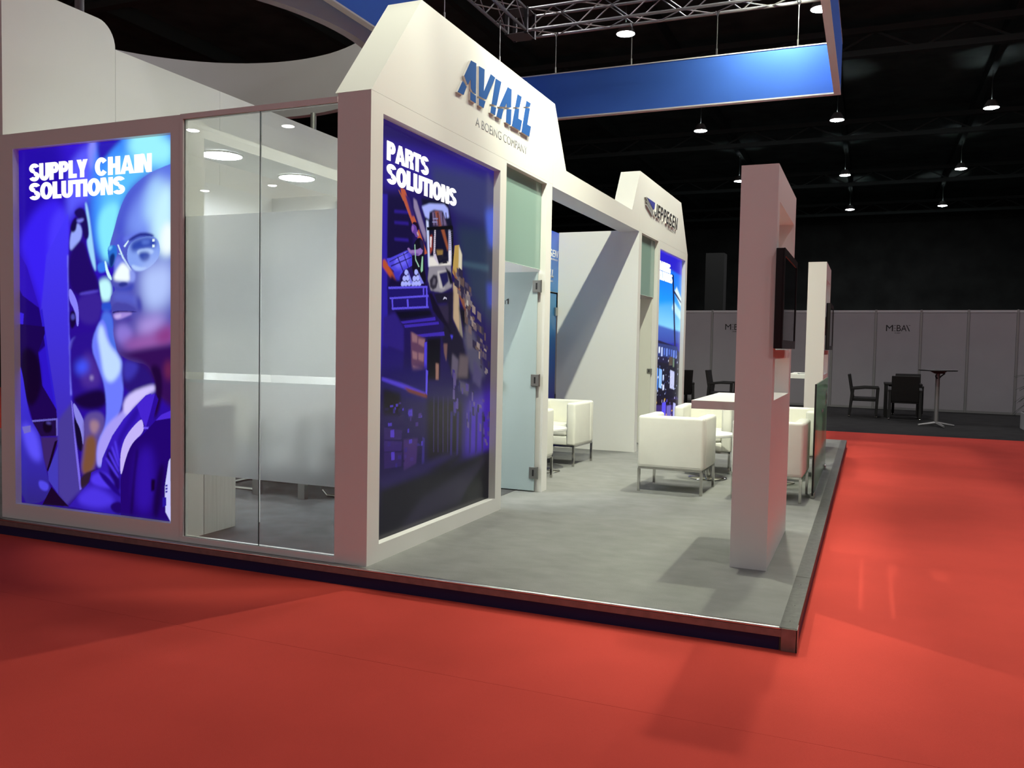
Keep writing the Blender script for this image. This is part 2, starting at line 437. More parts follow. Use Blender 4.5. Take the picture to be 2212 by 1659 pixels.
for k in range(-1, 5):
    y = 19.5 + 12.2 * k
    b = MB().box(-49, 23, y - .15, y + .15, 12.25, 12.45).box(-49, 23, y - .15, y + .15, 11.5, 11.7)
    rb = struct('ceiling_beam_%d' % (k + 2), b, STEELB, 'dark steel roof beam under the hall roof, row %d from the stand' % (k + 2), 'beam')
    b = MB()
    for x in np.arange(-24, 14, 2.8):
        b.bar((x, y, 11.6), (x + 1.4, y, 12.3), .05, 4); b.bar((x + 1.4, y, 12.3), (x + 2.8, y, 11.6), .05, 4)
    o = part('beam_bracing', b, STEELB, rb); o['kind'] = 'stuff'
for k, x in enumerate((-39.8, -34.3, -28.9, -24.2, -18.4, -12.8, -7.2, -1.6, 4.0, 9.6)):
    struct('ceiling_purlin_%d' % (k + 1), MB().box(x - .12, x + .12, -36, 72, 12.455, 12.99), STEELB, 'dark roof purlin running in depth, number %d across the hall' % (k + 1), 'beam')
struct('column', MB().box(-7.17, -6.33, 40, 40.8, 0, 5.9), mat('dark_column', (0.028, 0.031, 0.028), 0.9), 'dark square column standing far behind the panel wall', 'column')

# pendant hall lamps on their regular grid
def hall_lamp(label):
    t = thing('hall_lamp', label, 'lamp', (0, 0, 0), 'pendant lamps under the hall roof')
    part('lamp_shade', MB().lathe([(.05, .34), (.14, .32), (.25, .14), (.29, .02), (.275, .02), (.235, .13), (.13, .29), (.05, .30)], n=20, ring=True), ALUD, t, local=True, smooth=True)
    part('lens', MB().lathe([(.01, -.03), (.12, -.022), (.27, .02), (.26, .03), (.01, .03)], n=20), LENS, t, local=True, smooth=True, label='glowing lamp lens')
    part('rod', MB().bar((0, 0, .33), (0, 0, 1.45), .015, 6), STEELB, t, local=True)
    return t
lamp0 = None
place = {(-7.2, 25.6): 'hall lamp hanging above the middle of the blue banner',
         (-1.6, 25.6): 'hall lamp hanging beside the corner of the blue banner, largest of all',
         (-7.2, 38.0): 'hall lamp in the row just below the blue banner, above the second tower',
         (-1.6, 38.0): 'hall lamp below the corner of the blue banner, above the two pillars',
         (4.0, 38.0): 'bright hall lamp over the red aisle, largest of the outer row',
         (-7.2, 50.0): 'small hall lamp partly hidden by the taller pillar',
         (-1.6, 50.0): 'hall lamp midway up the dark roof beside the taller pillar, second of its row',
         (4.0, 50.0): 'hall lamp over the red aisle, second of the outer row',
         (-1.6, 62.2): 'smallest hall lamp right above the shorter pillar, last of its row',
         (4.0, 62.2): 'smallest hall lamp of the outer row, farthest over the aisle'}
grid = list(place) + [(x, 13.4) for x in (-12.8, -7.2, -1.6, 4.0, 9.6)] + [(9.6, 25.6), (4.0, 1.2), (9.6, 1.2)] + [(x, -11.0) for x in (-12.8, -7.2, -1.6, 4.0)] + [ (-28.9, -21.6), (-24.2, -22.4), (-39.8, -34.2), (-34.3, -34.0)]
for (x, y) in grid:
    lb = place.get((x, y))
    if not lb:
        rowname = {13.4: 'over the stand itself', 1.2: 'abreast of the camera', -11.0: 'behind the camera', 25.6: 'far over the panel wall'}.get(y, 'mirrored in the glass front')
        lb = 'hall lamp out of view %s, %s' % (rowname, {-12.8: 'far beyond the meeting room', -7.2: 'in line with the meeting room', -1.6: 'in line with the pillars', 4.0: 'over the aisle', 9.6: 'beyond the aisle', -28.9: 'upper reflection by the corner', -24.2: 'upper reflection by the second pane', -39.8: 'lower reflection by the jamb', -34.3: 'lower reflection by the pane joint'}[x])
    if lamp0 is None: lamp0 = hall_lamp(lb); lamp0.location = (x, y, 11)
    else: dup(lamp0, (x, y, 11), 0, lb)

# grey shell-scheme wall along the far side of the aisle
shell = thing('panel_wall', 'long grey exhibition panel wall with slim posts behind the dark chairs', 'partition', (0.11, 24.4, 0), rz=-0.06)
SP = 1.075
for k in range(-9, 6):
    x = k * SP
    part('panel', MB().box(x + .03, x + SP - .03, -.008, .008, .06, 2.53), PANELG, shell, local=True)
for k in range(-9, 7):
    x = k * SP
    part('post', MB().box(x - .028, x + .028, -.03, .03, 0, 2.6), ALUD, shell, local=True, bevel=.006)
part('top_rail', MB().box(-9 * SP, 6 * SP, -.022, .022, 2.53, 2.59), mat('light_rail', (0.55, 0.55, 0.55), .4), shell, local=True)
part('bottom_rail', MB().box(-9 * SP, 6 * SP, -.022, .022, 0.0, .06), ALUD, shell, local=True)
def mebaa(x0):
    # M, three bars, B, A and a bare slanted stroke
    def L_(body, a, b, z0=2.045, z1=2.205, bold=0.0):
        me = lettering('letter', body, ('y', -.009), a, b, z0, z1, BLKTXT, None, bold)
        me.parent = shell; return me
    L_('M', x0, x0 + .165); L_('B', x0 + .255, x0 + .355)
    b = MB()
    for z in (2.045, 2.115, 2.185): b.box(x0 + .185, x0 + .24, -.012, -.008, z, z + .014)
    o = part('letter', b, mat('grey_bars', (.14, .14, .14), .5), shell, local=True)
    L_('A', x0 + .36, x0 + .49)
    part('letter', MB().prism([(x0 + .475, 2.205), (x0 + .495, 2.205), (x0 + .57, 2.045), (x0 + .545, 2.045)], -.012, -.008, 1), BLKTXT, shell, local=True)
    part('letter', MB().box(x0 + .535, x0 + .575, -.012, -.008, 2.19, 2.20), BLKTXT, shell, local=True)
    L_('DUBAI', x0 + .21, x0 + .345, 1.985, 2.012)
mebaa(.25); mebaa(.25 - 4 * SP + .12)

# dark rattan chairs, table, bar table and plant before the panel wall
def rattan_chair(label):
    t = thing('rattan_armchair', label, 'chair', (0, 0, 0), 'black rattan chairs by the panel wall')
    part('seat', MB().box(-.28, .28, -.30, .25, .37, .45), RATTAN, t, local=True, bevel=.015)
    part('backrest', MB().prism([(.20, .40), (.26, .40), (.36, .98), (.30, .98)], -.28, .28, 0), RATTAN, t, local=True, bevel=.012)
    for s in (-1, 1):
        part('arm', MB().prism([(.28, .62), (.28, .67), (.0, .705), (-.31, .70), (-.31, .655), (-.02, .655)], s * .31 - .035, s * .31 + .035, 0), RATTAN, t, local=True, bevel=.008)
        for (ya, yb, zt) in ((-.29, -.27, .68), (.24, .30, .66)):
            l = part('leg', MB().prism([(ya - .035, zt), (ya + .035, zt), (yb + .025, .05), (yb - .025, .05)], s * .31 - .03, s * .31 + .03, 0), RATTAN, t, local=True, bevel=.006)
            part('foot', MB().lathe([(.004, -.028), (.020, -.019), (.028, 0), (.020, .019), (.004, .028)], (s * .31, yb, .0285), 10), CHROME, l, local=True, smooth=True, label='shiny ball foot')
    return t
ch = rattan_chair('black rattan armchair alone in profile beside the shorter pillar')
ch.location = (-.1, 21.3, 0); ch.rotation_euler = (0, 0, PI / 2)
dup(ch, (.75, 20.96, 0), PI - .03, 'black rattan armchair seen from behind, tucked under the square table')
dup(ch, (.86, 22.5, 0), -.03, 'black rattan armchair across the square table, mostly hidden by the nearer chair')
dup(ch, (-3.35, 21.3, 0), PI / 2, 'black rattan armchair in profile between the far tower and the taller pillar')
dup(ch, (-4.35, 20.9, 0), PI + .5, 'black rattan armchair half hidden behind the far tower edge')
def square_table(label, loc):
    t = thing('rattan_table', label, 'table', loc, 'black square tables by the panel wall')
    part('tabletop', MB().box(-.40, .40, -.40, .40, .745, .79), RATTAN, t, local=True, bevel=.008)
    part('apron', MB().box(-.30, .30, -.30, .30, .71, .745), RATTAN, t, local=True)
    for x in (-.35, .35):
        for y in (-.35, .35): part('leg', MB().box(x - .035, x + .035, y - .035, y + .035, 0, .745), RATTAN, t, local=True)
    return t
st = square_table('black square table between the two facing rattan chairs', (.72, 21.72, 0))
dup(st, (-2.5, 21.35, 0), 0, 'black square table mostly hidden behind the taller pillar')
bt = thing('bar_table', 'tall folding bar table with dark round top and grey column by the panel wall', 'table', (1.29, 19.4, 0))
part('tabletop', MB().lathe([(.01, 1.135), (.355, 1.135), (.365, 1.145), (.36, 1.16), (.01, 1.16)], n=32), BLACK, bt, local=True)
part('bracket', MB().prism([(-.16, 1.135), (.17, 1.135), (.10, 1.08), (-.06, 1.08)], -.05, .05, 1), BLACK, bt, local=True)
part('handle', MB().path([(-.03, -.05, 1.07), (-.05, -.05, 1.03), (-.03, -.05, .99), (.0, -.05, .99)], .010, 6).path([(.13, 0, 1.09), (.06, 0, 1.03), (.02, 0, .98)], .014, 6), BLACK, bt, local=True)
part('column', MB().bar((0, 0, .06), (0, 0, 1.08), .042, 16), ALUD, bt, local=True, smooth=True)
for a in (.35, 1.92, 3.49, 5.06):
    c, s = math.cos(a), math.sin(a)
    part('foot', MB().bar((0, 0, .075), (c * .36, s * .36, .022), .036, 6, .022), ALUD, bt, local=True)
pl = thing('planter', 'grey box planter with a dark spiky palm at the end of the panel wall', 'plant', (3.16, 19.7, 0))
part('pot', MB().box(-.30, .30, -.25, .25, 0, .34), mat('grey_planter', (.42, .42, .42), .5), pl, local=True, bevel=.01)
part('soil', MB().box(-.28, .28, -.23, .23, .34, .345), DARKC, pl, local=True)
part('stem', MB().bar((0, 0, .34), (.02, 0, .95), .035, 8, .02), LEAF, pl, local=True)
for i in range(38):
    a = 2 * PI * i / 38 * 3.7 + .3; zb = .58 + .42 * (i / 38); ln = .42 + .16 * random.random(); up = -.4 + 1.5 * i / 38
    b = MB(); pr = None; c, s = math.cos(a), math.sin(a)
    for k in range(6):
        t_ = k / 5; r_ = ln * t_; z = zb + up * .35 * t_ - .28 * t_ * t_
        w = .034 * (1 - t_) ** .6 + .003
        b.v += [(c * r_ - s * w, s * r_ + c * w, z), (c * r_ + s * w, s * r_ - c * w, z), (c * r_, s * r_, z + .006)]
        if k:
            n = len(b.v) - 6
            b.f += [(n, n + 1, n + 4, n + 3), (n + 1, n + 2, n + 5, n + 4), (n + 2, n, n + 3, n + 5)]
    part('leaf', b, LEAF, pl, local=True)

# ================================================================== the stand: platform
PX = -0.29; PY0 = 4.435; PY1 = 14.25; PZ = 0.12; PL = -12.0
pf = struct('floor_platform', MB().box(PL, PX - .01, PY0 + .012, PY1, 0.002, PZ - .006), mat('deck_wood', (.1, .08, .06), .8), 'low raised stand platform with grey carpet and metal edges on the red carpet', 'platform')
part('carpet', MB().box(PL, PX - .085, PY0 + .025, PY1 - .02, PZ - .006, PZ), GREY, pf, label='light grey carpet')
part('fascia', MB().box(PL, PX - .085, PY0 + .008, PY0 + .012, 0, PZ - .045), NAVY, pf, label='navy front fascia')
part('side_fascia', MB().box(PX - .012, PX - .004, PY0 + .06, PY1, 0, PZ - .045), NAVY, pf, label='navy side fascia')
part('edge_trim', MB().box(PL, PX - .075, PY0 - .001, PY0 + .026, PZ - .014, PZ), ALU, pf, bevel=.006, seg=3, label='bright aluminium nosing')
part('edge_face', MB().box(PL, PX - .075, PY0, PY0 + .004, PZ - .05, PZ - .014), ALUF, pf, label='aluminium face below the nosing, coloured darker as if shaded')
part('side_plate', MB().box(PX - .085, PX, PY0 + 1.05, PY1, PZ - .004, PZ).box(PX - .004, PX, PY0 + 1.05, PY1, PZ - .05, PZ - .004), STRIP, pf, label='dull grey edge plate')
part('side_plate', MB().box(PX - .085, PX, PY0, PY0 + 1.045, PZ - .004, PZ).box(PX - .004, PX, PY0, PY0 + 1.045, PZ - .05, PZ - .004), STRIP, pf)
part('back_plate', MB().box(PL, PX - .085, PY1 - .02, PY1, PZ - .004, PZ), STRIP, pf)
part('corner_bracket', MB().box(PX - .075, PX + .002, PY0 - .003, PY0 + .004, 0, PZ - .003).box(PX - .004, PX + .003, PY0 - .003, PY0 + .09, 0, PZ - .004), ALUF, pf, bevel=.001)
for y in (4.56, 4.85, 5.3): part('screw', MB().lathe([(.001, 0), (.006, 0), (.005, .001), (.001, .0015)], (PX - .045, y, PZ - .001), 8), CHROME, pf)

# ------------------------------------------------------------------ branded display walls
XF = -2.845; XB = -3.085          # the face toward the aisle and the back of the towers
def mir(y, f): return 18.68 - y if f else y
def yz(poly, f): return [(mir(y, f), z) for y, z in poly]
def tower(name, label, f):
    t = thing(name, label, 'display wall', (XF, mir(5.5, f), PZ))
    def B(mb, y0, y1, z0, z1, x0=XB, x1=XF):
        a, b = sorted((mir(y0, f), mir(y1, f))); return mb.box(x0, x1, a, b, z0, z1)
    fr = MB()
    B(fr, 4.49, 4.632, PZ, 3.05); B(fr, 4.632, 6.455, PZ, .232); B(fr, 4.632, 6.455, 2.94, 3.05)
    B(fr, 6.455, 6.58, PZ, 3.05); B(fr, 6.58, 7.54, 3.03, 3.05); B(fr, 7.54, 7.685, PZ, 3.05)
    part('frame', fr, WHITE, t)
    part('backing', B(MB(), 4.632, 6.455, .232, 2.94, XB, XB + .03), WHITE, t)
    hd = MB().prism(yz([(4.49, 3.0515), (7.69, 3.0515), (7.69, 3.25), (8.07, 3.25), (7.71, 3.81), (5.10, 3.81)], f), XB - .02, XF, 0)
    part('header', hd, WHITE, t, label='white trapezoid header board')
    part('transom_pane', B(MB(), 6.582, 7.538, 2.232, 3.03, XF - .065, XF - .053), GREENG, t, label='green frosted glass pane')
    part('pane_edge', B(MB(), 6.582, 7.538, 2.228, 2.232, XF - .065, XF - .053), BRIGHTE, t)
    return t
tw = tower('display_wall', 'white tower wall with blue raised letters and a dark warehouse poster', False)
tj = tower('display_wall', 'white tower wall with black raised letters and a bright blue cockpit poster, beyond the lounge', True)
ART_MAN='''3414d8|24087a|0|-60,1099 1003,1046 1002,-26 -87,-91
~2408a8||40|-67,1053 277,1022 331,922 274,794 63,705 -75,707
~3a20f4||20|-7,745 123,844 330,869 362,511 320,162 183,432 156,549 43,686
~4a38ff||18|189,796 330,853 346,663 345,318 267,355 223,549
~5c5cff||18|322,922 405,983 530,1003 538,914 457,835 385,837 329,778
~8a8cff||10|459,999 522,1004 521,948 476,917
~3c8cff||24|522,1007 789,1014 978,1009 978,899 771,892 686,844 642,734 562,669 483,737 476,887
~5cc0ff||22|583,946 789,967 978,977 978,899 771,892 686,844 642,749 563,706 528,811
~9cf4ff||20|687,1004 978,1002 978,924 855,929 738,951
~2a18b8||9|522,1004 583,1007 704,1007 618,978 565,950 530,948
~86ecff||14|546,825 660,844 659,771 615,690 562,676 519,766
~3a7cf0||5|518,677 580,683 589,657 527,650
~c4fbff||8|518,632 606,638 614,579 544,571
~2a50d0||5|539,571 614,573 618,549 543,549
~4c70e8||8|539,549 614,549 627,489 657,415 542,436
2d10b8||2.5|-15,722 52,674 99,607 142,549 173,424 -22,429
1c0470||2|-17,624 21,592 132,558 155,510 187,416 -23,389
3a22e0||2|-19,548 28,541 8,430 -23,389
2c14c8||3|125,431 183,455 246,277 152,333
4636ff|3a2a94|4|146,549 187,704 334,816 334,513 350,318 380,164 411,57 261,34 247,281 197,412
2e1cd0||1.5|142,549 156,556 201,412 251,273 242,269 187,408
7c78ff||3|326,702 337,701 336,513 352,318 341,318
1a0452||2|0,512 170,505 172,485 125,434 152,340 246,276 251,245 83,240 6,353 -14,396 -13,452
~10022a||9|8,452 125,434 152,340 113,292 54,274 6,353
~3e2ee6|2c2480|2|-22,396 7,393 44,290 73,239 130,205 158,135 195,65 207,50 146,4 -31,0
~5a50fa||14|-6,233 92,220 130,178 148,119 51,135
~5048e8||5|118,74 195,65 185,41 127,46
7068c8||2|8,219 68,225 70,207 23,200
1c0a44||2|78,239 255,249 257,202 140,196
6a60c8||1.5|78,240 255,251 255,246 82,235
6a60c8||1.5|244,248 257,249 257,202 245,201
~0c0420||3|150,238 198,241 222,228 207,208 159,206
~5044a0||3|174,238 208,239 212,232 179,233
3a2468||3|140,194 255,198 245,178 182,100 158,135
100424||1.5|235,185 255,190 191,97 179,102
403ab8||2|256,174 257,37 191,73 186,97
463a98||8|260,245 350,298 380,167 407,56 308,8 257,37
7868e8||1.5|345,305 354,298 385,167 413,60 399,56 371,167
~2a0c94||4|338,785 403,814 439,835 474,752 438,738 482,669 535,628 548,549 516,504 524,398 342,395 332,625
~9fd8ff||3|439,847 462,835 492,737 518,650 491,669 449,738 474,752
~98a8ff||4|345,755 384,792 425,776 420,742 342,705
~1a0a5c||4|357,819 439,835 474,752 438,738 421,791
~140848||3|347,781 384,807 393,791 384,765 352,762
~7c80f0||3|384,797 439,800 430,791 398,788
~200868||6|337,705 402,738 438,738 482,669 526,628 526,602 400,587 336,614
~3a2298||8|381,587 540,605 548,549 516,511 399,518
~5444c8||4|400,598 526,607 531,600 409,591
~8a84ff||2.5|336,618 381,587 401,553 399,507 385,507 376,549 335,579
~160440||3|339,551 379,549 383,511 343,495
~4c48b0||3|349,541 372,541 376,526 348,524
~6058d8||4|334,464 385,484 370,457 333,434
~2a1090||8|334,475 435,491 516,491 520,401 559,348 576,288 414,276 350,309
~4a2c98||16|434,445 515,416 550,352 469,335 397,353
~4254ff||18|370,406 452,419 470,388 388,372
~14043c||9|359,313 514,340 572,333 576,288 432,277 359,298
~9a88c8||6|470,373 492,374 492,362 470,362
~0c0830||3|359,263 423,261 431,169 394,160 372,206
~8a86e8||2|354,306 414,265 436,238 424,169 411,222 368,256
~5c4a98||6|423,269 559,280 567,227 513,199 512,122 402,98 431,188
~a07c90||10|468,255 540,249 504,210 468,224
~7a5038||9|441,208 513,214 508,134 467,101 407,99 431,169
~2c1c30||4|402,98 521,123 476,98 448,69 407,56
~6e7cff||4|471,458 543,534 578,512 596,463 657,433 684,403 680,307 638,257 576,228 562,133 512,120 513,192 567,236 576,289 564,350 524,398
~c0dcff||10|516,489 548,523 587,459 657,429 674,393 612,354 559,368 538,436
~a89cf8||7|513,187 576,243 656,275 699,291 751,293 664,245 602,198 548,135 512,122
~281478||7|670,425 828,416 887,351 682,321
~3c34b0||12|674,425 786,416 751,375 682,358
~d0c4ff||7|682,325 878,362 891,344 836,332 768,304 682,261
~5670e4|4a2078|1|1192,951 888,917 788,893 703,858 655,811 629,768 602,731 594,709 615,690 631,668 615,642 602,624 639,607 604,590 602,570 614,556 607,542 624,521 619,489 636,456 644,441 683,425 752,414 824,410 857,387 887,351 878,326 1194,284
~4048cc||16|660,800 707,854 788,891 880,913 905,902 805,855 754,805 694,752 633,749
~7c98f8||34|754,842 872,896 978,910 978,729 719,740 694,777
~a8d4ff||22|838,882 905,902 937,851 871,781 796,782
~c8f4ff||24|880,852 986,895 986,686 888,694 846,767
~f4ffff||14|912,773 986,778 986,693 904,694
~4e58d4||8|616,727 651,749 702,752 685,711 641,697
~6a7cf0||8|668,741 787,757 854,745 702,730
~242c8c||4|707,733 737,745 796,756 863,750 875,739 787,746 736,733
~86a4f4||2|715,729 813,745 888,741 908,712 896,683 821,655 753,654 702,682
~3048b0||9|724,731 813,744 879,739 892,714 787,709 732,702
~5a78d8||7|796,735 846,734 846,724 796,723
~b0ccff||4|766,710 854,713 875,700 821,695 770,696
~2440a8||7|770,701 812,706 850,700 838,680 796,677
~b4d0ff||4|728,674 787,663 837,664 795,654 745,655
e8fdff||0.8|859,736 873,736 873,730 859,730
e8fdff||0.8|859,722 873,721 873,715 859,715
d8f4ff||1.5|647,725 655,725 685,693 736,656 729,654 676,690
d8f4ff||1|685,721 715,736 717,733 694,717
a8dcff||1|655,703 685,697 685,695 655,700
~2a70d8||2|585,720 616,725 643,723 648,697 619,668 602,664 589,694
~70c8ff||3|589,720 616,724 615,716 594,709
~0e2c78||5|598,698 628,705 634,686 611,661 598,668
~d0fbff||2|564,684 576,683 590,657 615,635 606,630 578,646
~7484f0||8|641,697 685,686 727,656 753,652 753,626 701,627 650,631 624,661
~f4ffff||7|659,671 685,678 719,663 740,641 719,627 667,629 625,631 624,642
~8c9cf0||6|719,663 757,652 753,626 723,626
~2c3490||3|648,620 676,627 706,625 714,619 684,613 663,613
~3c46b8||6|610,624 641,608 723,614 744,626 757,612 727,601 641,599
~5860cc||12|614,597 701,601 770,586 786,560 701,575 623,575
~b4c8ff||32|787,666 887,676 986,682 986,575 854,538 795,575
~3c3ca8||9|761,597 795,575 795,542 769,549
~4846a8||3|605,560 640,574 675,569 710,569 778,549 727,548 658,550 614,545
~241c70||1.5|612,547 658,551 727,549 780,548 727,545 658,545 619,542
~a48ce0||3.5|617,542 666,546 752,545 701,534 653,525 627,528
~c4b0f0||4|627,538 675,542 666,532 636,530
~4c3ca0||7|631,523 675,524 735,534 748,527 683,512 636,516
~8c78d8||14|631,508 701,516 752,490 700,460 640,467
~b49ce8||28|752,520 895,542 953,528 904,491 786,476
~9a5cac||22|657,467 786,483 986,513 986,470 837,443 700,445
~8a3c88||20|870,491 986,521 986,463 887,462
~340e58||12|641,443 700,438 786,450 1193,479 1194,231 878,326 887,351 824,411 683,425
~1e053a||8|836,409 912,407 920,334 895,282 861,259 887,351
~6a2450||14|924,414 978,426 978,371 936,371
3a1cc8|2e18a8|2|853,334 819,328 777,308 682,261 611,214 548,151 539,123 476,109 466,82 327,7 662,0 663,102 681,197 785,264
~2a10a0||8|768,304 785,275 681,216 655,177 637,203 699,254
~180468||6|566,167 602,183 654,117 665,65 610,62 593,114
~5038ec||3|562,151 575,155 654,106 650,98
~5038ec||3|582,167 595,171 654,121 650,113
~5038ec||3|601,183 614,187 655,136 650,128
~5038ec||3|621,199 634,203 655,151 650,143
~5038f0||7|485,106 575,114 636,78 574,68 466,78
~1c0680||4|512,118 575,106 663,61 664,46 557,86
~4a34e4||12|355,22 466,74 574,60 645,33 520,8
~1a0468||4|592,27 671,42 671,0 609,7
1e0470||2|1059,283 878,263 802,224 725,195 681,137 663,98 662,-2 1059,2
~2e10a4||22|750,159 819,198 869,185 877,27 749,5
~100040||6|759,181 776,189 750,106 736,4 719,3
~120248||10|886,127 936,166 902,6 852,7
~c4b4fa||1.5|788,266 802,257 809,231 733,199 694,156 665,102 659,136 665,178 699,220
4424d0||1.5|764,301 828,328 874,333 849,288 819,243 789,268
2a0c9c||1.5|849,288 878,333 895,319 857,259 823,241
4c2ad8||2|1059,312 911,279 878,263 1059,281
6a50f0||1.5|802,244 836,245 832,239 810,238
0c0030||3|851,107 876,108 872,78 850,74
c8c8ff||1.5|955,159 965,167 969,-2 936,24 932,89
24149c||1.5|919,62 940,63 940,41 919,36
24149c||0.8|936,96 949,97 948,92 936,91
24149c||0.8|936,88 949,89 948,84 936,83
24149c||0.8|936,80 949,81 947,76 936,75
120428||2|210,56 261,33 327,7 146,2'''
